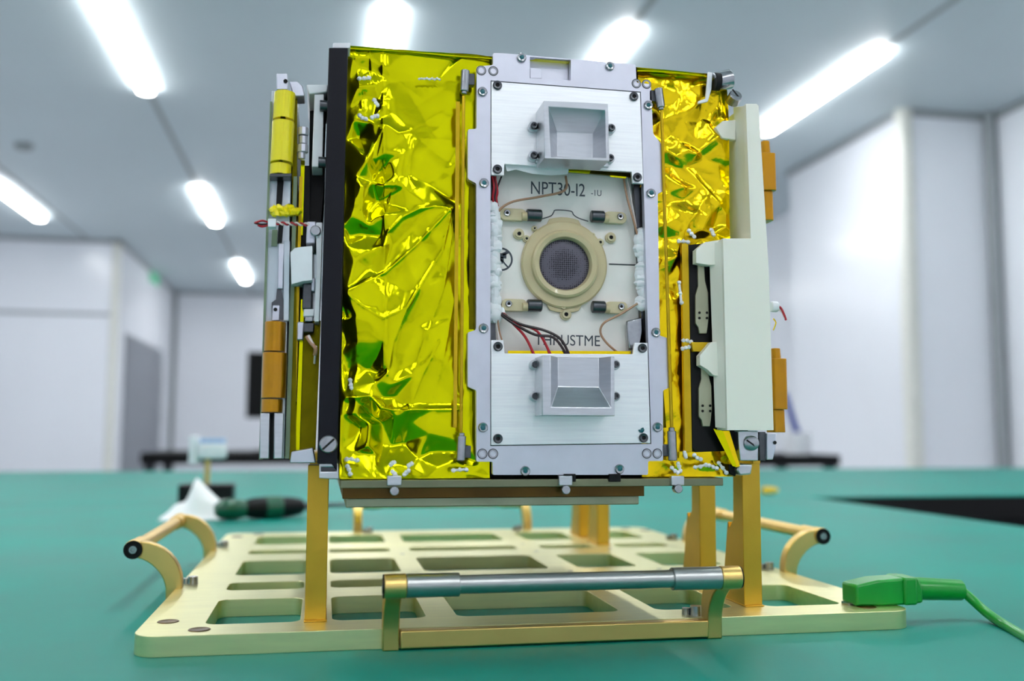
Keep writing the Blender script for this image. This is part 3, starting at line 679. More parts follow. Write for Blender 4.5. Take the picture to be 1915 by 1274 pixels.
# --- thruster panel recessed behind the frame
TY = 12.0
tp = obj('thruster_panel', pprism(MB(), rpoly([(905, 300), (1215, 300), (1215, 680), (905, 680)], 2), TY, 3), 'thruster_white', sat)
g = pprism(MB(), [(912, 322), (927, 322), (927, 660), (912, 660)], TY-3, 3).prism(xz([(1176, 330), (1188, 330), (1190, 440), (1178, 440)], TY-2.5), TY-2.5, TY)
for pts in ([(900, 300), (930, 300), (924, 430), (924, 560), (930, 690), (900, 690)], [(1182, 300), (1225, 300), (1225, 690), (1187, 690), (1200, 620), (1198, 560), (1192, 440)]):
    g = MB(); pprism(g, rpoly(pts, 3), TY-5, 5); obj('panel_rim', g, 'steel_dark', tp)
random.seed(3)
for xa, ys, w in ((924, range(388, 600, 8), 1.25), (1204, range(434, 572, 8), 1.5)):
    g = MB(); a = P(xa, ys[0], 7); b = P(xa, ys[-1], 7)
    g.tube([a, P(xa+3, ys[4], 7), P(xa-1, ys[9], 7), P(xa+2, ys[13], 7), b], 3.2, 10)
    for k, y in enumerate(ys):
        p = P(xa+random.uniform(-5, 5), y, 6.5); q = random.uniform(1.6, 3.2); g.ball((p[0], p[1], p[2]), q, 10, (random.uniform(1, 1.5)*w, 1.2, random.uniform(1.1, 2.0)), .12)
    obj('silicone_bead', g, 'white_silicone', tp, label='white silicone bead along one side of the thruster panel')
g = MB()
for a, b, r in ((938, 583, 2.4), (930, 575, 2.6), (948, 594, 1.4), (1196, 572, 2.2), (1204, 556, 2.6)):
    p = P(a, b, 7); g.ball(p, r, 9, (1, 1, 1.1), .15)
obj('silicone_bead', g, 'white_silicone', tp)
pc = P(1054, 496, TY); pcx, pcz = pc[0], pc[2]
mm = 1/ (FPX/ (TY+550.7))  # not used for placing, only a scale in mm per px
def rad(px_): return px_*(TY+550.7)/FPX*1.02
R1 = rad(84)
obj('thruster_ring', MB().ring((pcx, TY, pcz), (0, -1, 0), [(R1, 0), (R1, 2.2), (R1-1, 3), (rad(66), 3.2), (rad(64), 5.2), (rad(60), 6), (rad(52), 5.4), (rad(49), 3.4), (rad(48.5), 1.5)], 72), 'ceramic_tan', tp)
obj('grille', MB().ring((pcx, TY-1.6, pcz), (0, -1, 0), [(0, .9), (rad(20), .8), (rad(40), .4), (rad(49), 0)], 64), 'grille', tp)
g = MB(); 
for a0, a1 in ((62, 118), (-118, -62)):
    o = [(pcx+rad(92)*math.cos(math.radians(a)), pcz+rad(92)*math.sin(math.radians(a))) for a in np.linspace(a0+10, a1-10, 6)]+[(pcx+rad(80)*math.cos(math.radians(a)), pcz+rad(80)*math.sin(math.radians(a))) for a in np.linspace(a1, a0, 6)]
    g = MB(); g.prism(o, TY, TY-1.6); obj('ring_tab', g, 'ceramic_tan', tp, .3)
o = [(1035, 398), (1040, 393), (1067, 395), (1073, 402)]
obj('ring_outline', MB().tube([P(a, b, TY-2.2) for a, b in [(1012, 410), (1030, 404)]+o+[(1082, 408), (1100, 414)]], .35, 6), 'steel_dark', tp)
# four clamps with dark cylinders
for xs, yc, s in (((935, 1015), 400, 1), ((1172, 1103), 408, -1), ((938, 1015), 570, 1), ((1174, 1105), 576, -1)):
    a, b = P(xs[0], yc, TY-4), P(xs[1], yc, TY-4); L = abs(b[0]-a[0]); x0_ = a[0]; z = a[2]
    g = MB(); xa, xb = sorted((x0_, x0_+s*L*.62))
    g.prism(rrect(xa, xb, z-3.6, z+3.6, 3.2), TY, TY-4.2)
    c = obj('clamp', g, 'ceramic_pale', tp, .4)
    xd, xe = sorted((x0_+s*L*.62, x0_+s*L*.97))
    obj('clamp_barrel', MB().cone((xd, TY-4, z), (xe, TY-4, z), 3.7, n=14), 'steel_dark', tp, .6)
    obj('clamp_barrel', MB().cone((x0_+s*L*.5, TY-4.2, z-1), (x0_+s*L*.64, TY-4.2, z-1), 2.6, n=12), 'ceramic_tan', tp, .3)
    put('screw', SM, (x0_+s*4.2, TY-4.2, z+.6), tp, scale=.95, label='small hex screw on a clamp'); put('screw_socket', DOTM, (x0_+s*4.2, TY-4.6, z+.6), tp)
for a, b, r in ((971, 437, 1.15), (985, 446, .75), (1143, 444, 1.15), (1123, 453, .85), (1059, 588, 1.2), (1054, 573, .8), (1000, 427, .6), (1109, 440, .6)):
    p = P(a, b, TY-2.4); q = MB().ring((p[0], TY, p[2]), (0, -1, 0), [(2.9*r, 0), (2.9*r, 1.4), (2.1*r, 1.6), (2.0*r, 2.6), (1.1*r, 2.6), (1.0*r, 1.0), (0, 1.0)], 20)
    obj('standoff', q, 'ceramic_pale', tp); put('screw_socket', DOTM, (p[0], TY-2.35, p[2]), tp, scale=r)
obj('panel_seam', MB().tube([P(1139, 494, TY-.1), P(1192, 496, TY-.1)], .4, 6), 'steel_dark', tp)
# lettering printed on the panel
def text(body, cxpx, cypx, hpx, wpx, Y, parent, m='ink', name='lettering'):
    cu = bpy.data.curves.new(name, 'FONT'); cu.body = body; cu.align_x = 'CENTER'; cu.align_y = 'CENTER'; cu.size = 1; cu.extrude = 0.01
    to = bpy.data.objects.new(name, cu); COL.objects.link(to); bpy.context.view_layer.update()
    me = bpy.data.meshes.new_from_object(to.evaluated_get(bpy.context.evaluated_depsgraph_get())); bpy.data.objects.remove(to)
    co = np.array([v.co[:] for v in me.vertices]); lo_, hi_ = co.min(0), co.max(0)
    a, b = P(cxpx-wpx/2, cypx, Y), P(cxpx+wpx/2, cypx, Y); t, u = P(cxpx, cypx-hpx/2, Y), P(cxpx, cypx+hpx/2, Y)
    sx = (b[0]-a[0])/(hi_[0]-lo_[0]); sz = (t[2]-u[2])/(hi_[1]-lo_[1])
    g = MB(); vs = [(a[0]+(c[0]-lo_[0])*sx, Y-.12+.12*(c[2] < 0)-.0, u[2]+(c[1]-lo_[1])*sz) for c in co]
    g.add(vs, [tuple(p.vertices) for p in me.polygons]); return obj(name, g, m, parent, smooth=False)
text('NPT30-I2', 1043.5, 353.5, 24, 101, TY, tp)
text('-1U', 1115, 361, 11, 19, TY, tp)
text('THRUSTME', 1061, 636.5, 20, 122, TY, tp)
# round no-touch mark, its left part hidden by the frame
sc_ = P(937, 485, TY)
g = MB().ring((sc_[0], TY, sc_[2]), (0, -1, 0), [(rad(19), 0), (rad(19), .15), (rad(22.5), .15), (rad(22.5), 0)], 40)
obj('warning_mark', g, 'ink', tp)
g = MB()
def ln(a, b, w): 
    p, q = P(*a, TY-.1), P(*b, TY-.1); d = (Vector(q)-Vector(p)); nn = Vector((-d.z, 0, d.x)).normalized()*w
    g.add([tuple(Vector(p)+nn), tuple(Vector(p)-nn), tuple(Vector(q)-nn), tuple(Vector(q)+nn)], [(0, 1, 2, 3)])
ln((924, 471), (950, 500), .45); ln((940, 476), (951, 471), .9); ln((929, 478), (947, 479), 1.5); ln((926, 486), (942, 485), 1.5); ln((928, 494), (940, 491), .6)
obj('warning_mark', g, 'ink', tp, smooth=False)
# wires
def wire(pts, r, m, par=tp, n='wire'):
    return obj(n, MB().tube([P(a, b, y) for a, b, y in pts], r, 8), m, par)
wire([(1058, 330, 9), (1056, 356, 5), (1010, 368, 5), (960, 377, 4), (935, 392, 5), (932, 405, 8)], .75, 'wire_tan')
wire([(1166, 330, 8), (1172, 366, 6), (1184, 410, 5), (1192, 440, 6)], .7, 'wire_tan')
wire([(1172, 330, 8), (1180, 372, 6), (1190, 425, 7)], .5, 'wire_white')
wire([(1192, 568, 4), (1160, 588, 4), (1130, 604, 4), (1123, 622, 5), (1135, 642, 5), (1158, 662, 8)], .7, 'wire_tan')
for k, (dx, m) in enumerate(((0, 'wire_red'), (3, 'wire_black'), (6, 'wire_red'))):
    wire([(921+dx*.6, 330, 6), (924+dx, 350+4*k, 4), (922+dx, 372, 5), (929+dx*.5, 392, 7)], .8, m)
wire([(938, 330, 6), (930, 352, 5), (926, 376, 6)], .5, 'wire_black')
wire([(936, 584, 6), (958, 604, 3), (982, 630, 3), (999, 664, 3)], .8, 'wire_red')
wire([(938, 584, 6), (965, 604, 2.5), (1005, 620, 2.5), (1030, 664, 3)], .8, 'wire_red')
wire([(938, 586, 5), (972, 606, 2), (1018, 618, 2), (1048, 634, 2), (1064, 662, 3)], .8, 'wire_black')
wire([(936, 588, 5), (960, 605, 2.2), (1000, 626, 2), (1036, 632, 2), (1060, 664, 3)], .8, 'wire_black')
wire([(930, 592, 5), (934, 620, 6), (940, 640, 6)], .5, 'wire_tan'); wire([(926, 592, 6), (930, 615, 6), (932, 636, 6)], .5, 'wire_white')
# torn tape under the upper plate, foil scraps, dark connector body
g = MB()
tp_pts = [(944, 305), (1020, 311), (1064, 316), (1062, 326), (1030, 328), (995, 325), (965, 317), (948, 321)]
pprism(g, rpoly(tp_pts, 3), 2.0, .5); obj('tape_flap', g, 'white_silicone', up)
g = MB(); random.seed(9)
pprism(g, [(1062, 314), (1182, 322), (1182, 332), (1120, 326), (1062, 322)], 7, 2); obj('foil_scrap', g, 'foil_dark', tp)
pprism(g := MB(), [(1060, 316), (1105, 319), (1102, 325), (1062, 322)], 4, .6); obj('foil_scrap', g, 'foil', tp)
pprism(g := MB(), [(1140, 328), (1172, 331), (1170, 334), (1142, 331)], 4, .6); obj('foil_scrap', g, 'foil', tp)
pprism(g := MB(), [(950, 656), (1180, 657), (1180, 666), (950, 666)], 3.5, .6); obj('foil_scrap', g, 'foil_gold', tp)
pprism(g := MB(), [(1172, 600), (1204, 592), (1210, 650), (1176, 655)], 7, 3); obj('connector', g, 'steel', tp, 1)
# --- long release rods with end fittings on both sides of the frame
def rod(x0p, x1p, ytop, ybot, Y, tops, bots):
    r = obj('release_rod', MB().tube([P(x0p, ytop, Y), P((x0p+x1p)/2, (ytop+ybot)/2, Y), P(x1p, ybot, Y)], 1.0, 10, 2), 'kapton_strip', sat)
    for pts in (tops, bots):
        a, b = P(*pts[0], Y), P(*pts[1], Y); obj('rod_fitting', MB().cone(a, b, 2.7, n=16).cone(lerp(a, b, .9), lerp(a, b, 1.12), 1.8, n=12), 'steel', r, .5)
        q = lerp(a, b, .35); obj('fitting_block', MB().box(q[0], q[0]+(6 if x0p < 1000 else -6), Y+1, Y+6, q[2]-3.5, q[2]+3.5), 'steel_dark', r, .4)
    return r
rod(867, 862, 180, 815, -1, ((870, 132), (868, 172)), ((861, 862), (863, 815)))
rod(1237, 1256, 205, 800, -1, ((1231, 166), (1236, 202)), ((1258, 862), (1256, 806)))
pprism(g := MB(), [(853, 190), (860, 190), (854, 800), (848, 800)], 1, 1); obj('kapton_tape', g, 'kapton_strip', sat)
pprism(g := MB(), [(878, 345), (888, 345), (888, 615), (878, 615)], 5, 1); obj('kapton_tape', g, 'foil_dark', sat)
pprism(g := MB(), [(1224, 640), (1234, 640), (1246, 800), (1238, 800)], 4, 1); obj('kapton_tape', g, 'foil_dark', sat)
pprism(g := MB(), [(1275, 450), (1287, 450), (1294, 845), (1281, 845)], 2, 3); obj('kapton_tape', g, 'kapton_strip', sat)
# --- bottom: adapter tray layers
t1 = obj('bottom_tray', MB().box(-130.5, 94, 0, 372, -32, -27.5), 'tray_olive', sat, .4)
yb = 6
obj('bottom_layer', MB().box(-129, P(1205, 925, yb)[0], yb, 340, P(900, 931, yb)[2], -32), 'tray_brown', sat, .3)
yb = 12
obj('bottom_layer', MB().box(-127, P(1195, 930, yb)[0], yb, 330, P(900, 947, yb)[2], P(900, 931, 6)[2]), 'tray_pale', sat, .6)
for a, b in ((737, 918), (1056, 916), (1265, 914)):
    p = P(a, b, 0); obj('tray_bolt', MB().cone((p[0], 1, p[2]), (p[0], -4, p[2]), 2.6, n=14), 'steel', t1, .4)
    p = P(a, 898, 0); obj('tray_tab', MB().box(p[0]-4, p[0]+4, -2.5, 2, p[2]-3, p[2]+2.5), 'machined', t1, .4)
for a, b in ((1147, 893), (1063, 893)):
    p = P(a, b, 0); obj('tray_clip', MB().box(p[0]-3, p[0]+4, -2, 1, p[2]-2.5, p[2]+2), 'black_plastic', t1, .4)
# --- left side: black folded panel, bracket and hinge stack
g = MB(); a = [P(615, 89, -9), P(651, 89, -9), P(631, 855, -9), P(593, 868, -9)]
g.prism([(a[0][0], a[0][2]), (a[1][0], a[1][2]), (a[2][0], a[2][2]-8), (a[2][0]-3, a[3][2]), (a[3][0], a[3][2])], -9, 350)
bp_ = obj('folded_panel', g, 'black_panel', sat, .5, label='black panel folded against the left side')
pprism(g := MB(), [(623, 80), (655, 80), (655, 90), (622, 90)], -6, 340); obj('panel_cap', g, 'white_plastic', sat, .4)
p = P(614, 831, -9)
obj('hinge_bolt', MB().ring(p, (0, -1, 0), [(0, 1.2), (4.2, 1.2), (4.8, .6), (4.8, 0)], 26), 'steel', bp_)
obj('bolt_slot', MB().add([(p[0]-3.4, p[1]-1.3, p[2]-2.4), (p[0]-2.6, p[1]-1.3, p[2]-3.2), (p[0]+3.4, p[1]-1.3, p[2]+2.4), (p[0]+2.6, p[1]-1.3, p[2]+3.2)], [(0, 1, 2, 3)]), 'hole_black', bp_)
pprism(g := MB(), [(597, 866), (632, 866), (634, 897), (597, 895)], -5, 30, [[(600, 874), (628, 874), (628, 882), (600, 882)]]); br = obj('corner_bracket', g, 'machined', sat, .5)
pprism(g := MB(), [(600, 873), (628, 873), (628, 883), (600, 883)], 2, 10); obj('bracket_slot', g, 'steel_dark', br)
pprism(g := MB(), [(545, 845), (585, 838), (590, 866), (542, 866)], -4, 30); obj('corner_bracket', g, 'aluminium', sat, .5)
# outer folded panel seen on edge
pprism(g := MB(), [(508, 170), (548, 170), (531, 858), (487, 858)], 4, 300); op = obj('outer_panel', g, 'panel_pale', sat, .4, label='pale outer folded panel seen on edge')
pprism(g := MB(), [(505, 190), (509, 190), (489, 860), (484, 860)], 2, 300); obj('panel_skin', g, 'pcb_edge', op)
pprism(g := MB(), [(549, 330), (556, 330), (541, 858), (533, 858)], 3, 290); obj('panel_skin', g, 'pcb_edge', op)
pprism(g := MB(), [(519, 330), (531, 330), (526, 395), (516, 395)], 2.5, 2); obj('panel_slot', g, 'hole_black', op)
pprism(g := MB(), [(521, 420), (530, 420), (527, 455), (519, 455)], 2.5, 2); obj('panel_slot', g, 'hole_black', op)
pprism(g := MB(), [(509, 430), (519, 430), (518, 460), (507, 460)], 2.5, 2); obj('panel_chip', g, 'pcb_edge', op)
pprism(g := MB(), [(521, 455), (531, 455), (529, 540), (519, 540)], 0, 4); obj('latch_bar', g, 'aluminium', op, .4)
pprism(g := MB(), [(518, 540), (526, 540), (531, 565), (530, 598), (508, 598), (508, 566), (516, 560)], 2.5, 2); obj('panel_slot', g, 'steel_dark', op)
pprism(g := MB(), [(510, 571), (523, 571), (522, 600), (508, 600)], 1, 4); lb = obj('latch_block', g, 'aluminium', op, .4)
p = P(515, 579, .8); put('latch_hole', DOTM, p, op, scale=1.1)
# hinge drums wrapped in kapton
def drum(px_pts, Y, d, m, par=sat, lab=None):
    q = [P(a, b, Y) for a, b in px_pts]; xs = sorted({round(v[0], 3) for v in q}); return q
def kap(x0, x1, y0, y1, m, Y=-6, dep=16, lean=0, lab=None, r=6.5):
    a, b, c, d_ = P(x0, y0, Y), P(x1, y0, Y), P(x1-lean, y1, Y), P(x0-lean, y1, Y)
    w = b[0]-a[0]; zt, zb = a[2], c[2]; g = MB()
    lp = rrect(0, w, Y, Y+dep, r, 4); n_ = len(lp); off = d_[0]-a[0]
    vs = [(a[0]+u, v, zt) for u, v in lp]+[(a[0]+off+u, v, zb) for u, v in lp]
    g.add(vs, [tuple(range(n_)), tuple(range(2*n_-1, n_-1, -1))]+[(i, (i+1) % n_, n_+(i+1) % n_, n_+i) for i in range(n_)])
    return obj('hinge_drum', g, m, sat, .4, label=lab)
kap(512, 552, 166, 219, 'kapton_yellow', lean=3, lab='bright yellow taped upper hinge drum')
kap(508, 550, 221, 300, 'kapton_yellow', Y=-7, dep=18, lean=4, lab='bright yellow taped middle hinge drum')
kap(504, 544, 302, 324, 'kapton_yellow', lean=1)
kap(494, 534, 600, 656, 'kapton_amber', lean=2, lab='amber taped lower hinge drum')
kap(490, 536, 658, 744, 'kapton_amber', Y=-7, dep=18, lean=3, lab='amber taped lower hinge drum')
kap(488, 528, 746, 771, 'kapton_amber', lean=1)
pprism(g := MB(), [(505, 324), (546, 324), (545, 331), (504, 331)], -5, 14); obj('hinge_collar', g, 'steel_dark', sat, .4)
# silver clevis on top and grooved block below
pprism(g := MB(), [(517, 137), (537, 137), (539, 168), (517, 168)], -4, 12); cv = obj('hinge_clevis', g, 'aluminium', sat, .6)
p = P(534, 152, -4.2); put('clevis_hole', DOTM, p, cv, scale=1.2)
pprism(g := MB(), [(541, 152), (556, 152), (566, 160), (570, 180), (548, 180)], 2, 14); obj('hinge_clevis', g, 'aluminium', sat, .6)
pprism(g := MB(), [(487, 773), (504, 773), (503, 858), (485, 858)], -5, 14); pprism(g, [(513, 773), (530, 773), (528, 858), (512, 858)], -5, 14); pprism(g, [(487, 773), (530, 773), (528, 858), (485, 858)], 1, 10)
obj('grooved_block', g, 'machined', sat, .4)
pprism(g := MB(), [(505, 774), (512, 774), (511, 858), (504, 858)], -1, 2.5); obj('block_groove', g, 'hole_black', sat)
# inner folded leaves between the panels
for pts, Y, dep, m, nm in (([(548, 180), (556, 180), (553, 860), (541, 860)], 6, 280, 'foil_dark', 'folded_leaf'),
                       ([(560, 330), (566, 330), (551, 850), (546, 850)], 10, 280, 'kapton_strip', 'folded_leaf'),
                       ([(562, 310), (580, 310), (572, 845), (552, 845)], 16, 270, 'black_plastic', 'folded_leaf'),
                       ([(563, 560), (569, 560), (560, 842), (552, 842)], 11, 4, 'foil', 'foil_edge'),
                       ([(563, 300), (570, 300), (566, 440), (560, 440)], 11, 4, 'foil', 'foil_edge'),
                       ([(569, 600), (600, 600), (590, 842), (561, 842)], 14, 4, 'foil_dark', 'foil_edge'),
                       ([(580, 165), (612, 165), (606, 312), (578, 312)], 30, 4, 'black_plastic', 'folded_leaf'),
                       ([(578, 310), (608, 310), (600, 420), (572, 420)], 20, 100, 'black_plastic', 'folded_leaf')):
    pprism(g := MB(), pts, Y, dep); obj(nm, g, m, sat)
pprism(g := MB(), [(573, 158), (613, 158), (612, 172), (578, 176)], 0, 60); obj('hinge_cap', g, 'white_plastic', sat, .6)
pprism(g := MB(), [(588, 176), (606, 176), (603, 312), (583, 312)], 1, 60); hb_ = obj('hinge_housing', g, 'white_plastic', sat, .5)
for a, b in ((605, 197), (602, 303)):
    p = P(a, b, -2); obj('housing_screw', MB().cone((p[0]-2, -1, p[2]), (p[0]+3, -1, p[2]), 3.2, n=14), 'steel_dark', hb_)
for a, b, r in ((567, 246, 3), (567, 262, 2.4), (566, 278, 3.2), (564, 290, 2)):
    p = P(a, b, 4); obj('lock_nut', MB().cone((p[0], 4, p[2]-2.4), (p[0], 4, p[2]+2.2), r, n=10), 'aluminium', sat, .3)
pprism(g := MB(), [(591, 416), (603, 416), (601, 500), (597, 602), (588, 602), (592, 500)], -3, 40); obj('side_rail', g, 'white_plastic', sat, .4)
pprism(g := MB(), [(574, 414), (591, 414), (589, 455), (572, 455)], -1, 30); hk = obj('hinge_knuckle', g, 'aluminium', sat, .6)
p = P(590, 432, -4); obj('knuckle_pin', MB().cone((p[0], -5, p[2]), (p[0], 2, p[2]), 3.0, n=18), 'steel', hk, .5)
pprism(g := MB(), rpoly([(543, 472), (551, 464), (563, 462), (584, 460), (584, 524), (566, 526), (545, 532)], 1.0), -6, 30); obj('hinge_block', g, 'white_plastic', sat, .6)
pprism(g := MB(), [(531, 450), (542, 450), (540, 600), (530, 600)], 0, 6); obj('latch_bar', g, 'panel_pale', sat, .4)
for x0_, y0_, x1_, y1_, m in ((568, 578, 588, 592, 'white_plastic'), (570, 592, 586, 602, 'steel'), (556, 602, 568, 636, 'aluminium'), (566, 530, 584, 578, 'steel_dark'), (568, 604, 588, 622, 'steel_dark'), (582, 520, 590, 545, 'aluminium')):
    pprism(g := MB(), [(x0_, y0_), (x1_, y0_), (x1_-1, y1_), (x0_-1, y1_)], 3, 8); obj('connector', g, m, sat, .6)
# crumpled foil knot and the twisted wire across the stack
g = MB(); random.seed(4)
for k in range(10):
    p = P(512+4.6*k, 394+random.uniform(-5, 5), 0); g.ball(p, 2.3, 7, (1.3, 1.3, 1), .35)
obj('foil_knot', g, 'kapton_yellow', sat, smooth=True, angle=20)
def twist(a, b, Y, m1, m2):
    for ph, m in ((0, m1), (math.pi, m2)):
        pts = []
        for i in range(33):
            t = i/32; p = P(a[0]+(b[0]-a[0])*t, a[1]+(b[1]-a[1])*t, Y); s = .65
            pts.append((p[0], p[1]+s*math.cos(26*t+ph), p[2]+s*math.sin(26*t+ph)))
        obj('twisted_wire', MB().tube(pts, .55, 6, 2), m, sat)
twist((506, 417), (578, 420), -9, 'wire_red', 'wire_white')
pprism(g := MB(), rpoly([(501, 409), (516, 409), (516, 424), (501, 424)], .6), -11, 8); obj('wire_lug', g, 'white_plastic', sat, .5)
for pts, m in (([(502, 416, -8), (490, 413, -10), (476, 417, -11)], 'wire_red'), ([(502, 419, -8), (488, 420, -9), (476, 417, -11)], 'wire_black'), ([(502, 421, -8), (490, 424, -9), (482, 421, -10)], 'wire_red')):
    wire(pts, .6, m, sat)
wire([(574, 630, -1), (582, 642, -4), (590, 652, -6), (589, 664, -4)], 1.1, 'wire_tan', sat); wire([(577, 628, -2), (586, 645, -5), (592, 650, -6)], .8, 'wire_white', sat)
wire([(590, 655, -4), (588, 680, 0)], .6, 'wire_white', sat)
# --- right side: black panel, latches, printed white cover, gold drums
pprism(g := MB(), rpoly([(1287, 458), (1392, 448), (1400, 842), (1300, 846), (1295, 838)], 2), 2, 10); rp = obj('folded_panel', g, 'black_plastic', sat, .4, label='black panel behind the white cover on the right')
lat = [(1305, 492), (1317, 492), (1319, 525), (1325, 548), (1326, 590), (1324, 612), (1322, 624), (1308, 624), (1306, 612), (1301, 606), (1301, 552), (1306, 535)]
for dy, dx, zz in ((0, 0, 1), (174, 6, 1)):
    pp = [(a+dx, b+dy) for a, b in lat]
    pprism(g := MB(), pp, 0, 2); l = obj('latch_lever', g, 'tray_pale', sat, .4)
    for a, b in ((1308, 585), (1322, 585), (1308, 595), (1322, 595)):
        p = P(a+dx, b+dy, -.05); put('rivet_hole', DOTM, p, l, scale=.8)
pprism(g := MB(), [(1294, 640), (1330, 640), (1330, 658), (1296, 658)], -1, 6); obj('kapton_tape', g, 'kapton_strip', sat, .3)
cov = [(1371.5, 197), (1382, 193), (1414, 193), (1419, 197), (1438, 510), (1447, 805), (1341, 805), (1335, 700), (1322, 692), (1310, 682), (1308, 664), (1325, 640), (1322, 495), (1304, 490), (1302, 466), (1318, 452), (1340, 446), (1392, 446)]
main_ = [(1385, 197), (1392, 193), (1414, 193), (1419, 197), (1438, 510), (1447, 805), (1355, 805), (1343, 450), (1396, 446)]
# a shell: front face stands proud, left wall drops back to the foil
YC = -13
def shell():
    g = MB()
    front = [(1395, 194), (1415, 194), (1419, 198), (1438, 505), (1447, 805), (1360, 805), (1352, 446), (1404, 446)]
    pprism(g, rpoly(front, .8), YC, 40); return g
wc = obj('protective_cover', shell(), 'printed_white', sat, .9, label='off-white printed plastic cover on the right side')
left = [(1383, 200), (1398, 199), (1406, 449), (1390, 449)]
def slopebit(pxf, pxb, yf, yb):
    a = [P(x, y, yf) for x, y in pxf]; b = [P(x, y, yb) for x, y in pxb]; n_ = len(a)
    return MB().add(a+b, [tuple(range(n_)), tuple(range(2*n_-1, n_-1, -1))]+[(i, (i+1) % n_, n_+(i+1) % n_, n_+i) for i in range(n_)])
obj('cover_flank', slopebit([(1395, 198), (1412, 198), (1420, 447), (1404, 447)], [(1371, 200), (1400, 200), (1412, 450), (1384, 450)], YC+.2, 5), 'printed_white', wc, .4)
obj('cover_flank', slopebit([(1356, 450), (1400, 450), (1402, 803), (1362, 803)], [(1325, 455), (1390, 455), (1395, 800), (1337, 800)], YC+.2, -2), 'printed_white', wc, .4)
pprism(g := MB(), rpoly([(1302, 492), (1302, 467), (1318, 453), (1345, 449), (1370, 449), (1370, 495), (1327, 496)], .8), -6, 6); obj('cover_flange', g, 'printed_white', wc, .5)
pprism(g := MB(), rpoly([(1309, 683), (1309, 665), (1330, 640), (1362, 640), (1362, 706), (1334, 702), (1324, 692)], .8), -6, 6); obj('cover_flange', g, 'printed_white', wc, .5)
pprism(g := MB(), rpoly([(1338, 238), (1352, 226), (1376, 224), (1376, 262), (1350, 258)], 2), 2, 4); obj('cover_flange', g, 'printed_white', wc, .5)
# gold drums behind the cover
for x0_, x1_, y0_, y1_, Y in ((1427, 1441, 262, 286, 8), (1424, 1452, 284, 356, 6), (1428, 1447, 356, 412, 8), (1446, 1461, 651, 672, 8), (1446, 1473, 670, 766, 6), (1446, 1469, 766, 809, 8)):
    kap(x0_, x1_, y0_, y1_, 'kapton_amber', Y=Y, dep=12, lean=-2, r=2)
# lower right bracket with slotted bolt
pprism(g := MB(), [(1380, 806), (1418, 806), (1418, 862), (1384, 862)], -4, 20); rb = obj('corner_bracket', g, 'machined', sat, .5)
p = P(1405, 829, -4); obj('hinge_bolt', MB().ring(p, (-.35, -1, 0), [(0, 2.6), (3.8, 2.6), (4.4, 2.2), (4.4, 0)], 26), 'steel', rb)
obj('bolt_slot', MB().add([(p[0]-3.6, p[1]-2.2, p[2]+2.2), (p[0]-4.2, p[1]-2.2, p[2]+1.4), (p[0]+1.8, p[1]-3.2, p[2]-2.8), (p[0]+2.4, p[1]-3.2, p[2]-2.0)], [(0, 1, 2, 3)]), 'hole_black', rb)
pprism(g := MB(), [(1419, 808), (1432, 808), (1432, 862), (1421, 862)], 0, 14); obj('hinge_post', g, 'steel_dark', sat, .4)
pprism(g := MB(), [(1434, 810), (1452, 810), (1451, 838), (1446, 860), (1434, 860)], -2, 12); obj('hinge_clevis', g, 'aluminium', sat, .6)
p = P(1449, 828, -2.2); put('clevis_hole', DOTM, p, sat, scale=1.1)
pprism(g := MB(), [(1382, 868), (1408, 868), (1405, 888), (1384, 890), (1378, 880)], -2, 20); obj('foot_block', g, 'machined', sat, 1)
pprism(g := MB(), [(1362, 868), (1380, 872), (1376, 892), (1364, 886)], 2, 12); obj('foot_block', g, 'black_plastic', sat, .6)
pprism(g := MB(), [(1408, 862), (1422, 862), (1422, 868), (1408, 868)], -2, 20); obj('foot_block', g, 'gold', sat, .3)
# loose foil flap in front of the lower right
g = slopebit([(1334, 802), (1352, 806), (1378, 874), (1370, 872)], [(1334, 802), (1352, 806), (1378, 874), (1370, 872)], -4, -3); obj('foil_flap', g, 'foil', sat)
g = slopebit([(1352, 806), (1364, 806), (1384, 872), (1377, 874)], [(1352, 806), (1364, 806), (1384, 872), (1377, 874)], -3, -2); obj('foil_flap', g, 'foil_gold', sat)
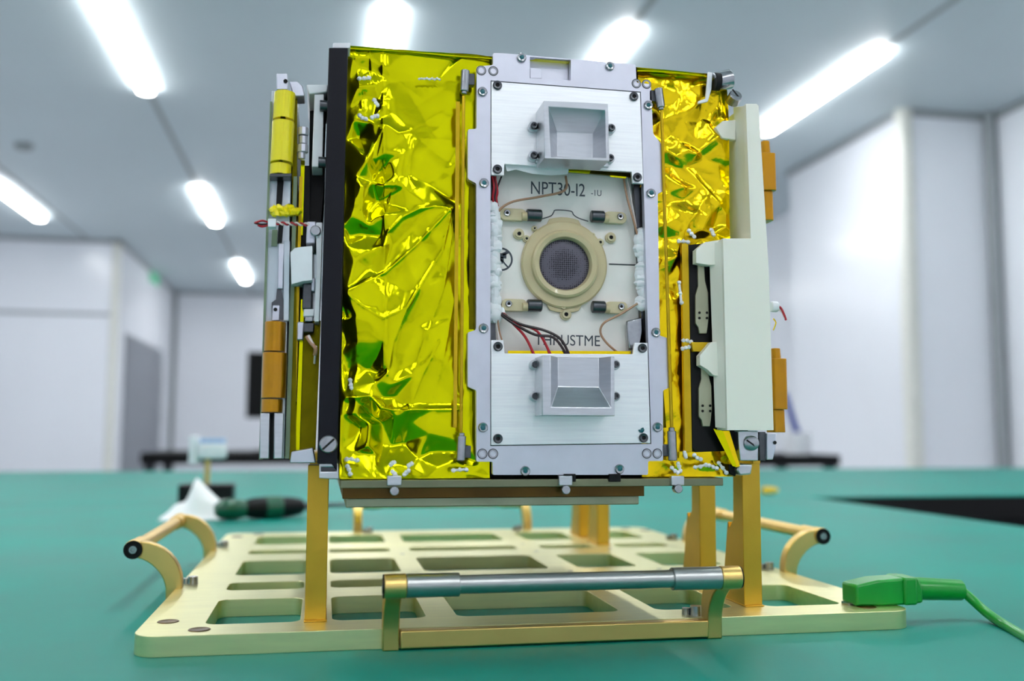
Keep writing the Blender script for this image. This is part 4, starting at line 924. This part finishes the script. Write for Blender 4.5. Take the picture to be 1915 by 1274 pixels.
# top right fitting: silver standoff and screw
a_, b_ = P(1334, 155, 0), P(1366, 148, 0)
obj('silver_standoff', MB().cone(a_, b_, 6.0, n=24), 'steel', sat, .6); obj('standoff_bore', MB().cone((a_[0]-.4, a_[1]-2, a_[2]), (a_[0]+3, a_[1]-2, a_[2]), 5.4, n=20), 'hole_black', sat)
pprism(g := MB(), [(1325, 134), (1333, 136), (1331, 166), (1324, 190), (1306, 194), (1306, 189), (1320, 184)], -2, 2); obj('corner_tape', g, 'white_silicone', sat, .4)
p = P(1374, 182, -6); obj('cover_screw', MB().ring(p, (.1, -1, .5), [(0, 2.2), (3.7, 2.2), (4.2, 1.6), (4.2, -4)], 22), 'steel', sat)
obj('screw_slot', MB().add([(p[0]-3.2, p[1]-3.2, p[2]+3.4), (p[0]-2.4, p[1]-3.2, p[2]+4.0), (p[0]+3.4, p[1]-2.2, p[2]-1.8), (p[0]+2.6, p[1]-2.2, p[2]-2.6)], [(0, 1, 2, 3)]), 'hole_black', sat)
# small cable end at far right
p = P(1447, 574, 0); obj('wire_lug', MB().cone((p[0]-2, 0, p[2]), (p[0]+2.4, 0, p[2]), 3.3, n=16), 'white_plastic', sat, .6)
wire([(1450, 570, 0), (1460, 576, -2), (1466, 588, -3), (1470, 599, -3)], .7, 'wire_red', sat); wire([(1450, 574, 0), (1462, 584, -2), (1468, 596, -3)], .6, 'wire_white', sat); wire([(1446, 596, 0), (1451, 604, -1), (1446, 618, 0)], .4, 'foil_gold', sat)
# white lacing knots tied through the foil
knots = [((672, 147), (690, 147)), ((700, 188), (706, 196)), ((672, 217), (684, 224)), ((696, 220), (706, 216)), ((655, 712), (657, 726)), ((648, 858), (668, 862)), ((650, 872), (655, 886)),
         ((731, 868), (737, 866)), ((764, 872), (770, 868)), ((734, 882), (742, 890)), ((756, 888), (764, 880)), ((736, 898), (738, 900)), ((848, 880), (872, 878)), ((1256, 876), (1268, 884)), ((1268, 866), (1272, 880)),
         ((1288, 432), (1298, 442)), ((1269, 452), (1286, 452)), ((1330, 430), (1334, 440)), ((1270, 530), (1274, 566)), ((1278, 636), (1292, 640)), ((1276, 652), (1288, 650)),
         ((1280, 846), (1282, 856)), ((1298, 852), (1310, 860)), ((1300, 874), (1320, 870)), ((1326, 870), (1340, 876)), ((1344, 866), (1358, 884)), ((784, 147), (822, 148))]
random.seed(12)
for a, b in knots:
    p, q = P(*a, 2), P(*b, 2); g = MB(); k = 3 if a[0] != 784 else 9
    for i in range(k):
        t = i/max(1, k-1); c = lerp(p, q, t); g.ball((c[0], c[1]-.2, c[2]+random.uniform(-.4, .4)), 1.25 if k == 3 else .7, 8, (1.1, .9, 1), .18)
    g.tube([p, lerp(p, q, .5), q], .8 if k == 3 else .5, 6); obj('lacing_knot', g, 'white_silicone', sat)
